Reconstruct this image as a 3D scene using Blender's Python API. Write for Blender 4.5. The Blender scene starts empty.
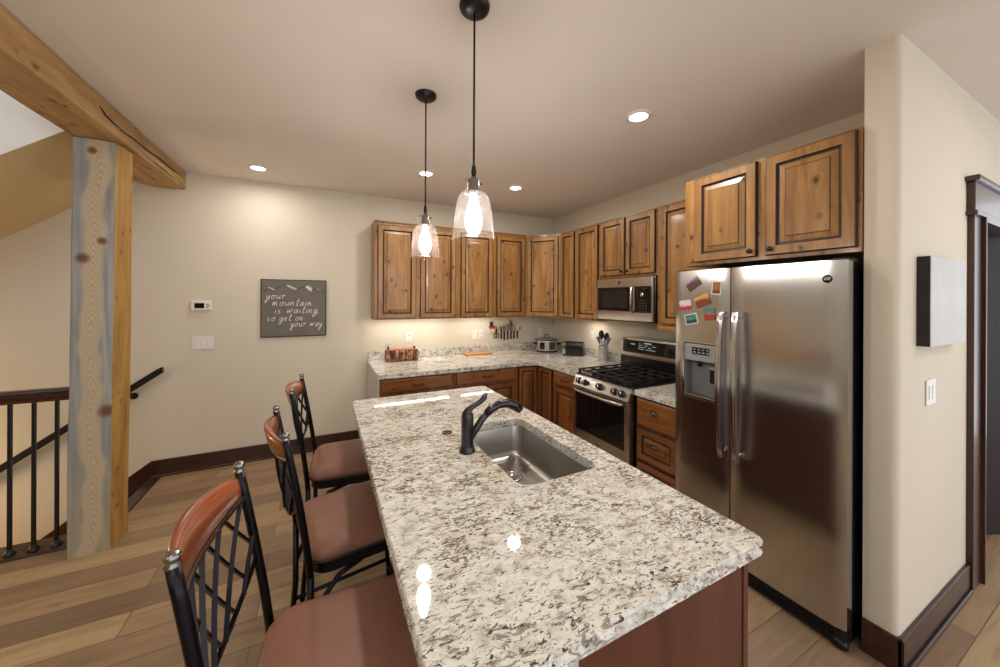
import bpy, bmesh, math, random
from mathutils import Vector, Matrix, noise

random.seed(7)
PI = math.pi
S = bpy.context.scene
COL = S.collection

# ------------------------------------------------------------------ camera, world, exposure
F_PX, YAW, ROLL, CY, CAM_H = 350.577, 26.635, 0.262, 299.405, 1.608
cam = bpy.data.objects.new('camera', bpy.data.cameras.new('camera'))
COL.objects.link(cam)
cam.data.sensor_fit = 'HORIZONTAL'
cam.data.sensor_width = 36.0
cam.data.lens = F_PX * 36.0 / 1000.0
cam.data.shift_y = (CY - 333.5) / 1000.0
cam.data.clip_start = 0.02
_a, _r = math.radians(YAW), math.radians(ROLL)
_fw = Vector((math.sin(_a), math.cos(_a), 0)); _rt = Vector((math.cos(_a), -math.sin(_a), 0)); _up = Vector((0, 0, 1))
_R = _rt * math.cos(_r) + _up * math.sin(_r); _U = -_rt * math.sin(_r) + _up * math.cos(_r)
cam.matrix_world = Matrix(((_R.x, _U.x, -_fw.x, 0), (_R.y, _U.y, -_fw.y, 0), (_R.z, _U.z, -_fw.z, CAM_H), (0, 0, 0, 1)))
S.camera = cam

S.view_settings.view_transform = 'Standard'
S.view_settings.look = 'None'
S.view_settings.gamma = 1.0
S.view_settings.use_curve_mapping = False
S.view_settings.exposure = 0.0
S.cycles.use_denoising = True
S.cycles.max_bounces = 8
S.cycles.diffuse_bounces = 4
S.cycles.sample_clamp_indirect = 6.0
S.cycles.caustics_reflective = False
S.cycles.caustics_refractive = False

world = bpy.data.worlds.new('daylight'); S.world = world
world.use_nodes = True
world.node_tree.nodes['Background'].inputs[0].default_value = (0.93, 0.96, 1.0, 1)
world.node_tree.nodes['Background'].inputs[1].default_value = 1.75

WARM = (1.0, 0.94, 0.85)
def area(name, loc, size, power, color=WARM, size_y=None, rot=(0, 0, 0), shape=None, spread=None):
    l = bpy.data.lights.new(name, 'AREA')
    l.energy = power; l.color = color; l.size = size
    l.shape = shape or ('RECTANGLE' if size_y else 'DISK')
    if size_y: l.size_y = size_y
    if spread: l.spread = math.radians(spread)
    o = bpy.data.objects.new(name, l); COL.objects.link(o)
    o.location = loc; o.rotation_euler = rot
    return o
def point(name, loc, power, color=WARM, r=0.04):
    l = bpy.data.lights.new(name, 'POINT'); l.energy = power; l.color = color; l.shadow_soft_size = r
    o = bpy.data.objects.new(name, l); COL.objects.link(o); o.location = loc
    return o

ZC = 2.774                 # ceiling
CANS = [(-0.532, 3.763), (0.837, 3.208), (1.776, 3.193), (1.775, 1.594)]
CANS_BEHIND = [(-0.5, -0.6), (1.0, -1.2), (3.2, -0.5)]
for i, (x, y) in enumerate(CANS + CANS_BEHIND):
    area('can_beam', (x, y, ZC - 0.022), 0.11, 8.5 if i else 5.0, WARM, spread=178)
STRIPS = [(0.50, 1.34, 4.02), (1.50, 1.92, 4.02)]
for (x0, x1, y) in STRIPS:
    area('strip_beam', ((x0 + x1) / 2, y, 1.392), x1 - x0, 3.0 * (x1 - x0), (1.0, 0.90, 0.76), size_y=0.02)
area('right_cabinet_beam', (2.80, 3.25, 1.352), 0.22, 1.1, (1.0, 0.9, 0.76), size_y=0.03, rot=(0, 0, PI / 2))  # unseen under-cabinet light below the right wall cabinets, no fixture built
point('stairwell_lamp', (-3.0, 3.72, 0.2), 24.0, (1.0, 0.66, 0.26), 0.15)

# ------------------------------------------------------------------ materials
MATS = {}
class NT:
    def __init__(s, name):
        s.m = bpy.data.materials.new(name); s.m.use_nodes = True
        s.t = s.m.node_tree; s.n = s.t.nodes; s.b = s.n['Principled BSDF']
        MATS[name] = s.m
    def new(s, kind, **kw):
        nd = s.n.new(kind)
        for k, v in kw.items():
            if k.startswith('i_'):
                nd.inputs[int(k[2:]) if k[2:].isdigit() else k[2:].replace('_', ' ')].default_value = v
            else: setattr(nd, k, v)
        return nd
    def link(s, a, b): s.t.links.new(a, b)
    def coords(s, scale=(1, 1, 1), rot=(0, 0, 0), out='Object', rnd=False):
        tc = s.new('ShaderNodeTexCoord'); mp = s.new('ShaderNodeMapping')
        mp.inputs['Scale'].default_value = scale; mp.inputs['Rotation'].default_value = rot
        s.link(tc.outputs[out], mp.inputs['Vector'])
        if rnd:
            oi = s.new('ShaderNodeObjectInfo'); mu = s.new('ShaderNodeMath', operation='MULTIPLY'); mu.inputs[1].default_value = 37.0
            s.link(oi.outputs['Random'], mu.inputs[0])
            cb = s.new('ShaderNodeCombineXYZ')
            for k in range(3): s.link(mu.outputs[0], cb.inputs[k])
            s.link(cb.outputs[0], mp.inputs['Location'])
        return mp.outputs[0]
    def noise(s, vec, scale, detail=4, rough=0.55, dist=0.0):
        nd = s.new('ShaderNodeTexNoise'); nd.inputs['Scale'].default_value = scale; nd.inputs['Detail'].default_value = detail
        nd.inputs['Roughness'].default_value = rough; nd.inputs['Distortion'].default_value = dist
        s.link(vec, nd.inputs['Vector']); return nd.outputs['Fac']
    def ramp(s, fac, stops, interp='LINEAR'):
        nd = s.new('ShaderNodeValToRGB'); cr = nd.color_ramp; cr.interpolation = interp
        while len(cr.elements) < len(stops): cr.elements.new(0.5)
        for e, (p, c) in zip(cr.elements, stops):
            e.position = p; e.color = (c[0], c[1], c[2], 1) if not isinstance(c, (int, float)) else (c, c, c, 1)
        s.link(fac, nd.inputs['Fac']); return nd.outputs['Color']
    def mix(s, fac, a, b, blend='MIX'):
        nd = s.new('ShaderNodeMix', data_type='RGBA', blend_type=blend)
        for sock, v in ((nd.inputs[0], fac), (nd.inputs[6], a), (nd.inputs[7], b)):
            if isinstance(v, (int, float)): sock.default_value = v
            elif isinstance(v, tuple): sock.default_value = (v[0], v[1], v[2], 1)
            else: s.link(v, sock)
        return nd.outputs[2]
    def math(s, op, a, b=None):
        nd = s.new('ShaderNodeMath', operation=op)
        for k, v in enumerate((a, b)):
            if v is None: continue
            if isinstance(v, (int, float)): nd.inputs[k].default_value = v
            else: s.link(v, nd.inputs[k])
        return nd.outputs[0]
    def base(s, col, rough=0.5, metal=0.0, spec=0.5, coat=0.0):
        if isinstance(col, tuple): s.b.inputs['Base Color'].default_value = (*col, 1)
        else: s.link(col, s.b.inputs['Base Color'])
        if isinstance(rough, (int, float)): s.b.inputs['Roughness'].default_value = rough
        else: s.link(rough, s.b.inputs['Roughness'])
        s.b.inputs['Metallic'].default_value = metal
        s.b.inputs['Specular IOR Level'].default_value = spec
        s.b.inputs['Coat Weight'].default_value = coat
        s.b.inputs['Coat Roughness'].default_value = 0.12
        return s
    def bump(s, h, strength=0.2, dist=0.01):
        nd = s.new('ShaderNodeBump'); nd.inputs['Strength'].default_value = strength; nd.inputs['Distance'].default_value = dist
        s.link(h, nd.inputs['Height']); s.link(nd.outputs[0], s.b.inputs['Normal'])

def srgb(r, g, b):
    return tuple(((c / 255) / 12.92 if c / 255 <= 0.04045 else ((c / 255 + 0.055) / 1.055) ** 2.4) for c in (r, g, b))

def plain(name, rgb, rough=0.5, metal=0.0, spec=0.5, coat=0.0, var=0.06, nscale=8.0):
    m = NT(name); c = srgb(*rgb)
    v = m.coords(); f = m.noise(v, nscale, 3)
    lo = tuple(x * (1 - var) for x in c); hi = tuple(min(1, x * (1 + var)) for x in c)
    m.base(m.ramp(f, [(0.3, lo), (0.7, hi)]), rough, metal, spec, coat)
    return m

def drywall(name, rgb):
    m = plain(name, rgb, 0.75, spec=0.25, var=0.025, nscale=1.3)
    m.bump(m.noise(m.coords(), 90, 3), 0.06, 0.004)
drywall('wall_paint', (220, 211, 194))
drywall('wall_white', (236, 232, 224))
drywall('ceiling_paint', (234, 227, 220))
drywall('stair_shade_paint', (206, 184, 142))  # drywall paint with the stairwell's dim warm light put into its colour

def wood(name, tones, scale, rough=0.38, knots=0.9, knot_rgb=(44, 22, 10), coat=0.25, bump=0.08):
    """tones: three colours dark to light; scale stretches the grain (small along the board)"""
    m = NT(name)
    v = m.coords(scale=scale, rnd=True)
    n1 = m.noise(v, 1.0, 6, 0.6, 1.4)
    col = m.ramp(n1, [(0.25, srgb(*tones[0])), (0.5, srgb(*tones[1])), (0.78, srgb(*tones[2]))])
    v2 = m.coords(scale=tuple(s * 6 for s in scale), rnd=True)
    n2 = m.noise(v2, 1.0, 3, 0.6, 0.4)
    col = m.mix(0.35, col, m.ramp(n2, [(0.3, 0.55), (0.7, 1.0)]), 'MULTIPLY')
    if knots:
        ks = tuple((4.2 + 1.6 * (1 if s > min(scale) * 1.01 else 0)) for s in scale)
        vk = m.coords(scale=ks, rnd=True)
        vo = m.new('ShaderNodeTexVoronoi'); vo.inputs['Scale'].default_value = 1.8; vo.inputs['Randomness'].default_value = 1.0
        wob = m.noise(vk, 3.0, 3)
        ad = m.new('ShaderNodeVectorMath', operation='ADD'); m.link(vk, ad.inputs[0])
        cb = m.new('ShaderNodeCombineXYZ')
        w2 = m.math('MULTIPLY', wob, 0.25)
        for k in range(3): m.link(w2, cb.inputs[k])
        m.link(cb.outputs[0], ad.inputs[1]); m.link(ad.outputs[0], vo.inputs['Vector'])
        spot = m.ramp(vo.outputs['Distance'], [(0.06, 1.0), (0.12, 0.55), (0.22, 0.0)])
        col = m.mix(m.math('MULTIPLY', spot, knots), col, srgb(*knot_rgb))
    m.base(col, rough, 0.0, 0.45, coat)
    m.bump(n2, bump, 0.004)
    return m
ALDER = ((114, 76, 38), (160, 114, 63), (192, 149, 92))
ALDER_D = ((90, 50, 24), (136, 82, 40), (168, 108, 60))
wood('alder', ALDER, (9, 9, 1.1)); wood('alder_flat', ALDER, (1.1, 9, 9))
wood('alder_dark', ALDER_D, (9, 9, 1.1)); wood('alder_dark_flat', ALDER_D, (1.1, 9, 9))
wood('cherry_panel', ((76, 40, 27), (95, 52, 36), (110, 64, 45)), (6, 6, 0.8), 0.35, 0)
wood('walnut_trim', ((38, 20, 15), (60, 33, 24), (84, 50, 37)), (1.2, 12, 12), 0.3, 0.3, (28, 12, 8))
wood('walnut_trim_vertical', ((44, 24, 17), (66, 38, 27), (88, 54, 40)), (12, 12, 1.2), 0.3, 0.0)
wood('rail_wood', ((44, 20, 15), (62, 29, 21), (80, 40, 28)), (1.2, 12, 12), 0.3, 0.0)
wood('door_wood', ((24, 17, 16), (34, 25, 23), (44, 32, 29)), (7, 7, 0.9), 0.6, 0.2, (20, 12, 10), 0.0)
wood('timber', ((138, 104, 62), (186, 148, 98), (216, 182, 130)), (8, 0.9, 8), 0.7, 0.7, (66, 36, 18), 0.0, 0.3)
wood('timber_gold', ((140, 100, 46), (186, 142, 72), (210, 172, 104)), (8, 8, 0.8), 0.7, 0.6, (96, 56, 26), 0.0, 0.3)
wood('crest_wood', ((112, 50, 24), (152, 76, 40), (182, 104, 60)), (9, 1.5, 9), 0.28, 0.0, coat=0.5)
wood('board_wood', ((160, 104, 56), (198, 142, 86), (222, 176, 120)), (1.2, 10, 10), 0.5, 0.5, (120, 64, 30), 0)
wood('board_pale', ((196, 178, 146), (214, 198, 168), (226, 212, 186)), (1.2, 10, 10), 0.5, 0.2, (168, 130, 86), 0)
plain('glaze', (38, 20, 11), 0.5, var=0.2)
plain('rack_wood', (190, 140, 92), 0.5)

# weathered post face: grey-blue edges, tan heart stripe with ring grain, knots
m = NT('timber_weathered')
tc = m.coords(); sx = m.new('ShaderNodeSeparateXYZ'); m.link(tc, sx.inputs[0])
wv = m.coords(scale=(1, 1, 1.6)); wob = m.noise(wv, 1.7, 2)
dx = m.math('ADD', m.math('SUBTRACT', sx.outputs['X'], m.math('MULTIPLY', sx.outputs['Z'], 0.0077)), m.math('MULTIPLY', m.math('SUBTRACT', wob, 0.5), 0.16))
ax = m.math('ABSOLUTE', dx)
heart = m.ramp(ax, [(0.035, 1.0), (0.055, 0.0)])
par = m.math('ADD', m.math('MULTIPLY', sx.outputs['Z'], 1.0), m.math('MULTIPLY', m.math('POWER', ax, 1.6), 26.0))
ring = m.math('SINE', m.math('MULTIPLY', m.math('ADD', par, m.math('MULTIPLY', m.noise(m.coords(), 9, 4), 0.10)), 150.0))
rc = m.ramp(m.math('MULTIPLY_ADD', ring, 0.5), [(0.0, srgb(180, 160, 130)), (0.6, srgb(196, 177, 149)), (1.0, srgb(200, 182, 154))])
fine = m.noise(m.coords(scale=(40, 40, 2.4)), 1.0, 4)
grey = m.ramp(fine, [(0.3, srgb(132, 132, 128)), (0.7, srgb(172, 170, 164))])
low = m.ramp(m.math('ADD', sx.outputs['Z'], m.math('MULTIPLY', wob, 0.5)), [(0.35, 1.0), (0.9, 0.0)])
grey = m.mix(m.math('MULTIPLY', low, 0.55), grey, srgb(172, 154, 116))
col = m.mix(heart, grey, rc)
for (kx, kz, kr) in ((0.005, 2.53, 0.020), (0.05, 1.966, 0.020), (-0.035, 1.853, 0.028), (0.075, 0.888, 0.035)):
    vd = m.new('ShaderNodeVectorMath', operation='DISTANCE'); m.link(tc, vd.inputs[0]); vd.inputs[1].default_value = (kx, -0.105, kz)
    col = m.mix(m.ramp(vd.outputs['Value'], [(kr * 0.55, 0.9), (kr, 0.55), (kr * 1.5, 0.0)]), col, srgb(112, 62, 36))
m.base(col, 0.8, 0, 0.3); m.bump(fine, 0.25, 0.004)

# granite
m = NT('granite')
v = m.coords(scale=(1, 1, 1), rot=(0, 0, 0.5))
big = m.noise(v, 3.2, 4, 0.6, 0.6)
mid = m.noise(m.coords(scale=(1.0, 1.5, 1), rot=(0, 0, 0.5)), 22, 5, 0.65, 0.5)
col = m.ramp(mid, [(0.30, srgb(150, 142, 126)), (0.42, srgb(206, 203, 194)), (0.58, srgb(232, 231, 225)), (0.8, srgb(216, 208, 186))])
col = m.mix(m.ramp(big, [(0.54, 0.0), (0.72, 0.5)]), col, srgb(184, 160, 118))
flow = m.coords(scale=(0.7, 1.5, 1), rot=(0, 0, 0.55))
fl = m.noise(flow, 42, 4, 0.62, 1.3)
dens = m.noise(v, 6.0, 3, 0.5, 0.4)
fl2 = m.math('ADD', fl, m.math('MULTIPLY', m.math('SUBTRACT', dens, 0.5), 0.24))
col = m.mix(m.ramp(fl2, [(0.545, 0.0), (0.60, 0.80)]), col, srgb(122, 106, 86))
fk = m.noise(m.coords(scale=(0.75, 1.6, 1), rot=(0, 0, 0.7)), 50, 5, 0.68, 1.5)
fk2 = m.math('ADD', fk, m.math('MULTIPLY', m.math('SUBTRACT', dens, 0.5), 0.20))
col = m.mix(m.ramp(fk2, [(0.572, 0.0), (0.602, 0.95)]), col, srgb(54, 44, 38))
m.base(col, 0.045, 0, 0.45)

# floor planks run along x
m = NT('floor_planks')
v = m.coords()
def brick(off, w, c1, c2, mortar=0.0025):
    b = m.new('ShaderNodeTexBrick', offset=0.37, offset_frequency=2)
    b.inputs['Color1'].default_value = (*c1, 1) if isinstance(c1, tuple) else (c1, c1, c1, 1)
    b.inputs['Color2'].default_value = (*c2, 1) if isinstance(c2, tuple) else (c2, c2, c2, 1)
    b.inputs['Mortar'].default_value = (0.5, 0.5, 0.5, 1)
    b.inputs['Scale'].default_value = 1.0; b.inputs['Mortar Size'].default_value = mortar
    b.inputs['Brick Width'].default_value = w; b.inputs['Row Height'].default_value = 0.165
    mp = m.new('ShaderNodeMapping'); mp.inputs['Location'].default_value = off
    m.link(v, mp.inputs[0]); m.link(mp.outputs[0], b.inputs['Vector'])
    return b
b1 = brick((0.3, 0.02, 0), 1.55, 0.0, 1.0)
tone = m.ramp(b1.outputs['Color'], [(0.0, srgb(140, 115, 92)), (0.25, srgb(168, 139, 108)), (0.5, srgb(184, 154, 118)), (0.72, srgb(150, 126, 102)), (1.0, srgb(208, 178, 134))])
gv = m.new('ShaderNodeMapping'); gv.inputs['Scale'].default_value = (1.2, 14, 1)
off = m.new('ShaderNodeVectorMath', operation='ADD'); m.link(v, off.inputs[0])
cbx = m.new('ShaderNodeCombineXYZ'); m.link(m.math('MULTIPLY', b1.outputs['Color'], 9.0), cbx.inputs[2]); m.link(cbx.outputs[0], off.inputs[1])
m.link(off.outputs[0], gv.inputs[0])
g = m.noise(gv.outputs[0], 2.0, 6, 0.62, 0.7)
col = m.mix(0.75, tone, m.ramp(g, [(0.25, 0.50), (0.5, 0.86), (0.75, 1.08)]), 'MULTIPLY')
kn = m.noise(m.coords(scale=(3, 7, 1)), 1.3, 3, 0.5, 0.5)
col = m.mix(m.ramp(kn, [(0.66, 0.0), (0.76, 0.6)]), col, srgb(92, 62, 40))
col = m.mix(m.ramp(b1.outputs['Fac'], [(0.2, 0.0), (0.8, 0.7)]), col, srgb(70, 50, 34))
m.base(col, m.ramp(g, [(0.2, 0.32), (0.8, 0.46)]), 0, 0.4); m.bump(g, 0.06, 0.003)

# brushed stainless
def steel(name, rgb, rough, scale=(2, 2, 260), aniso=0.0):
    m = NT(name); n = m.noise(m.coords(scale=scale), 1.0, 3)
    m.base(m.ramp(n, [(0.3, tuple(c * 0.93 for c in srgb(*rgb))), (0.7, srgb(*rgb))]), rough, 1.0)
    m.bump(n, 0.02, 0.001)
    m.b.inputs['Anisotropic'].default_value = aniso
    if aniso:
        tg = m.new('ShaderNodeTangent', direction_type='RADIAL', axis='Z'); m.link(tg.outputs[0], m.b.inputs['Tangent'])
steel('stainless', (204, 203, 203), 0.20, (260, 260, 2), 0.85)
steel('stainless_sink', (176, 172, 166), 0.28, (6, 120, 6))
steel('chrome', (214, 212, 208), 0.09)
steel('nickel', (150, 146, 142), 0.25)
steel('iron', (46, 45, 50), 0.34)
plain('oil_bronze', (26, 22, 24), 0.28, 0.3, 0.6, 0.4)
plain('black_metal', (24, 23, 26), 0.35, 0.2, 0.5)
plain('black_enamel', (16, 16, 18), 0.22, 0, 0.5)
plain('black_glass', (10, 12, 14), 0.06, 0, 0.6)
plain('cast_iron', (20, 20, 22), 0.55)
plain('black_plastic', (14, 14, 16), 0.4)
plain('grey_plastic', (150, 152, 156), 0.4)
plain('dark_grey', (58, 60, 64), 0.4)
plain('recess_grey', (120, 124, 128), 0.4)
plain('white_plastic', (232, 230, 226), 0.4)
plain('ivory_slot', (150, 146, 140), 0.5)
plain('copper', (196, 128, 96), 0.4, 0.5)
plain('sign_grey', (112, 106, 98), 0.7, var=0.10)
plain('sign_black', (30, 28, 26), 0.6)
plain('ink_white', (226, 222, 212), 0.7)
plain('canvas_white', (206, 206, 208), 0.6)
plain('lavender_paint', (196, 192, 200), 0.6)
plain('blue_silicone', (78, 100, 140), 0.5)
plain('grey_silicone', (120, 132, 150), 0.5)
plain('red_paint', (170, 44, 36), 0.5)
plain('cream', (226, 200, 160), 0.6)
plain('yellow_rubber', (208, 176, 96), 0.6)
plain('rust', (150, 88, 58), 0.5, 0.6)
plain('seat_piping', (48, 30, 24), 0.5)
m = plain('leather', (140, 97, 80), 0.42, spec=0.45, var=0.10, nscale=9)
m.bump(m.noise(m.coords(), 120, 3), 0.06, 0.002)
# birch bark
m = NT('bark'); n = m.noise(m.coords(scale=(18, 18, 7)), 1.6, 5, 0.7, 1.2)
m.base(m.ramp(n, [(0.36, srgb(40, 20, 14)), (0.5, srgb(116, 64, 42)), (0.62, srgb(196, 168, 132))]), 0.8); m.bump(n, 0.6, 0.01)

def emission(name, rgb, strength):
    m = NT(name); m.b.inputs['Base Color'].default_value = (*rgb, 1)
    m.b.inputs['Emission Color'].default_value = (*rgb, 1); m.b.inputs['Emission Strength'].default_value = strength
emission('lamp_lens', (1.0, 0.95, 0.86), 12.0)
emission('bulb_glow', (1.0, 0.94, 0.86), 165.0)
emission('strip_glow', (1.0, 0.90, 0.76), 6.0)
emission('display_glow', (0.55, 0.75, 0.85), 0.12)

m = NT('shade_glass')
out = m.n['Material Output']; m.n.remove(m.b)
lw = m.new('ShaderNodeLayerWeight'); lw.inputs['Blend'].default_value = 0.35
tr = m.new('ShaderNodeBsdfTransparent'); tr.inputs[0].default_value = (0.97, 0.95, 0.94, 1)
tl = m.new('ShaderNodeBsdfTranslucent'); tl.inputs[0].default_value = (0.95, 0.88, 0.86, 1)
gl = m.new('ShaderNodeBsdfGlossy'); gl.inputs['Roughness'].default_value = 0.06; gl.inputs[0].default_value = (0.9, 0.88, 0.88, 1)
seed = m.noise(m.coords(), 60, 2)
mx1 = m.new('ShaderNodeMixShader'); m.link(m.ramp(seed, [(0.45, 0.010), (0.7, 0.020)]), mx1.inputs[0]); m.link(tr.outputs[0], mx1.inputs[1]); m.link(tl.outputs[0], mx1.inputs[2])
mx2 = m.new('ShaderNodeMixShader'); m.link(m.ramp(lw.outputs['Facing'], [(0.35, 0.012), (0.8, 0.10), (1.0, 0.55)]), mx2.inputs[0]); m.link(mx1.outputs[0], mx2.inputs[1]); m.link(gl.outputs[0], mx2.inputs[2])
m.link(mx2.outputs[0], out.inputs['Surface'])
m = NT('lid_glass'); m.base((0.35, 0.36, 0.37), 0.08, 0, 0.6); m.b.inputs['Transmission Weight'].default_value = 0.5

# magnet pictures: two-tone landscape with a wavy horizon
def picture(name, top, mid, bot, h=0.0):
    m = NT(name); v = m.coords(); s = m.new('ShaderNodeSeparateXYZ'); m.link(v, s.inputs[0])
    z = m.math('ADD', s.outputs['Z'], m.math('MULTIPLY', m.math('SUBTRACT', m.noise(v, 40, 3), 0.5), 0.05))
    z = m.math('MULTIPLY_ADD', z, 10.0); m.n[-1].inputs[2].default_value = 0.5 + h
    m.base(m.ramp(z, [(0.25, srgb(*bot)), (0.45, srgb(*bot)), (0.5, srgb(*mid)), (0.62, srgb(*top))]), 0.35)

picture('magnet_lilac', (150, 150, 190), (120, 110, 140), (92, 56, 46), -0.15)
picture('magnet_desert', (214, 160, 90), (200, 140, 74), (120, 60, 34), -0.12)
picture('magnet_flowers', (214, 206, 214), (196, 60, 84), (176, 40, 74), 0.10)
picture('magnet_canyon', (140, 90, 40), (170, 70, 36), (90, 40, 26), 0.1)
picture('magnet_river', (60, 120, 120), (90, 150, 140), (40, 66, 70), 0.0)
picture('magnet_town', (70, 130, 130), (196, 90, 46), (150, 60, 40), 0.0)

# ------------------------------------------------------------------ mesh builder
class MB:
    """collects shapes into one mesh"""
    def __init__(s): s.bm = bmesh.new(); s.mi = 0
    def _after(s, faces, smooth=False):
        for f in faces: f.material_index = s.mi; f.smooth = smooth
    def box(s, x0, x1, y0, y1, z0, z1, bevel=0.0, seg=2):
        x0, x1 = sorted((x0, x1)); y0, y1 = sorted((y0, y1)); z0, z1 = sorted((z0, z1))
        t = bmesh.new(); bmesh.ops.create_cube(t, size=1)
        bmesh.ops.scale(t, vec=(x1 - x0, y1 - y0, z1 - z0), verts=t.verts)
        bmesh.ops.translate(t, vec=((x0 + x1) / 2, (y0 + y1) / 2, (z0 + z1) / 2), verts=t.verts)
        if bevel:
            bmesh.ops.bevel(t, geom=list(t.edges), offset=min(bevel, 0.49 * min(x1 - x0, y1 - y0, z1 - z0)), segments=seg, affect='EDGES', profile=0.5)
        return s.merge(t, smooth=False)
    def merge(s, t, smooth=False, mat=None):
        if mat is not None: bmesh.ops.transform(t, matrix=mat, verts=t.verts)
        for f in t.faces: f.material_index = s.mi; f.smooth = smooth or f.smooth
        me = bpy.data.meshes.new('tmp'); t.to_mesh(me); t.free(); s.bm.from_mesh(me); bpy.data.meshes.remove(me)
        return s
    def loft(s, loops, closed=True, cap0=False, cap1=False, smooth=False, mats=None):
        vs = [[s.bm.verts.new(p) for p in L] for L in loops]
        n = len(loops[0])
        for i in range(len(vs) - 1):
            for j in range(n if closed else n - 1):
                k = (j + 1) % n
                try:
                    f = s.bm.faces.new((vs[i][j], vs[i][k], vs[i + 1][k], vs[i + 1][j]))
                    f.material_index = mats[i] if mats else s.mi; f.smooth = smooth
                except ValueError: pass
        if cap0: f = s.bm.faces.new(list(reversed(vs[0]))); f.material_index = s.mi; f.smooth = False
        if cap1: f = s.bm.faces.new(vs[-1]); f.material_index = mats[-1] if mats else s.mi; f.smooth = False
        return s
    def prism(s, pts, axis, a, b):
        """polygon in the plane across axis, extruded from a to b"""
        def P(p, t):
            return {'x': (t, p[0], p[1]), 'y': (p[0], t, p[1]), 'z': (p[0], p[1], t)}[axis]
        return s.loft([[P(p, a) for p in pts], [P(p, b) for p in pts]], cap0=True, cap1=True)
    def tube(s, path, r, n=8, caps=True, smooth=True, flat=None):
        """tube along path; r a number or a list; flat=(a,b) makes an a*b bar section"""
        path = [Vector(p) for p in path]; loops = []
        up = None
        for i, p in enumerate(path):
            d = (path[min(i + 1, len(path) - 1)] - path[max(i - 1, 0)]).normalized()
            if up is None:
                up = Vector((0, 0, 1)) if abs(d.z) < 0.9 else Vector((1, 0, 0))
            side = d.cross(up)
            if side.length < 1e-4: side = d.cross(Vector((0, 1, 0)))
            side.normalize(); up = side.cross(d).normalized()
            rr = r[i] if isinstance(r, (list, tuple)) else r
            if flat:
                a, b = flat
                loops.append([p + side * (u * a) + up * (w * b) for u, w in ((-.5, -.5), (.5, -.5), (.5, .5), (-.5, .5))])
            else:
                loops.append([p + side * (rr * math.cos(2 * PI * k / n)) + up * (rr * math.sin(2 * PI * k / n)) for k in range(n)])
        return s.loft(loops, cap0=caps, cap1=caps, smooth=smooth and not flat)
    def lathe(s, prof, n=24, c=(0, 0, 0), smooth=True, sx=1.0, sy=1.0, cap0=False, cap1=False):
        loops = [[(c[0] + r * sx * math.cos(2 * PI * k / n), c[1] + r * sy * math.sin(2 * PI * k / n), c[2] + z) for k in range(n)] for r, z in prof]
        return s.loft(loops, smooth=smooth, cap0=cap0, cap1=cap1)
    def ball(s, c, r, n=12, sz=1.0):
        t = bmesh.new(); bmesh.ops.create_uvsphere(t, u_segments=n, v_segments=max(6, n // 2 + 2), radius=r)
        bmesh.ops.scale(t, vec=(1, 1, sz), verts=t.verts); bmesh.ops.translate(t, vec=c, verts=t.verts)
        return s.merge(t, smooth=True)
    def cyl(s, p0, p1, r, n=16, smooth=True): return s.tube([p0, p1], r, n, smooth=smooth)
    def obj(s, name, mats, parent=None, loc=(0, 0, 0), rot=(0, 0, 0), recalc=True):
        if recalc: bmesh.ops.recalc_face_normals(s.bm, faces=s.bm.faces)
        me = bpy.data.meshes.new(name); s.bm.to_mesh(me); s.bm.free()
        for mt in ([mats] if isinstance(mats, str) else mats): me.materials.append(MATS[mt])
        o = bpy.data.objects.new(name, me); COL.objects.link(o)
        o.location = loc; o.rotation_euler = rot
        if parent: o.parent = parent
        return o

def tag(o, label, cat, group=None):
    o['label'] = label; o['category'] = cat
    if group: o['group'] = group
    return o
def thing(name, label, cat, loc=(0, 0, 0), rz=0.0, group=None):
    o = bpy.data.objects.new(name, None); COL.objects.link(o)
    o.empty_display_size = 0.05
    o.location = loc; o.rotation_euler = (0, 0, rz)
    return tag(o, label, cat, group)
def struct(o): o['kind'] = 'structure'; return o
def copy_tree(o, parent=None):
    c = o.copy(); COL.objects.link(c)
    if parent: c.parent = parent
    for ch in list(o.children): copy_tree(ch, c)
    return c
def rrect(x0, x1, y0, y1, r, n=5, m=1):
    """rounded rectangle loop, m extra points a side"""
    pts = []
    cs = [(x1 - r, y1 - r, 0), (x0 + r, y1 - r, 90), (x0 + r, y0 + r, 180), (x1 - r, y0 + r, 270)]
    for i, (cx, cy, a0) in enumerate(cs):
        for k in range(n + 1):
            a = math.radians(a0 + 90 * k / n); pts.append((cx + r * math.cos(a), cy + r * math.sin(a)))
        nx = cs[(i + 1) % 4]; a = math.radians(nx[2])
        q = (nx[0] + r * math.cos(a), nx[1] + r * math.sin(a)); p = pts[-1]
        for k in range(1, m + 1):
            t = k / (m + 1); pts.append((p[0] + (q[0] - p[0]) * t, p[1] + (q[1] - p[1]) * t))
    return pts
def arc(t0, t1, n): return [t0 + (t1 - t0) * i / (n - 1) for i in range(n)]

# ------------------------------------------------------------------ the room
YB, XR = 4.20, 2.965
X_BEAM = (-1.40, -1.15)
b = MB()
b.prism([(-1.345, 4.2), (7.0, 4.2), (7.0, -3.2), (-6.0, -3.2), (-6.0, 3.36), (-1.345, 3.36)], 'z', -0.25, 0.0)
struct(b.obj('floor', 'floor_planks'))
b = MB(); b.box(X_BEAM[0] + 0.03, 7.0, -3.2, 4.32, ZC, ZC + 0.2)
struct(b.obj('ceiling', 'ceiling_paint'))
b = MB(); b.box(-6.0, 7.0, YB, YB + 0.12, -2.6, 5.0)
struct(b.obj('wall_back', 'wall_paint'))
b = MB(); b.box(XR, XR + 0.12, 0.70, YB, 0, ZC)
struct(b.obj('wall_right', 'wall_paint'))
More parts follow.
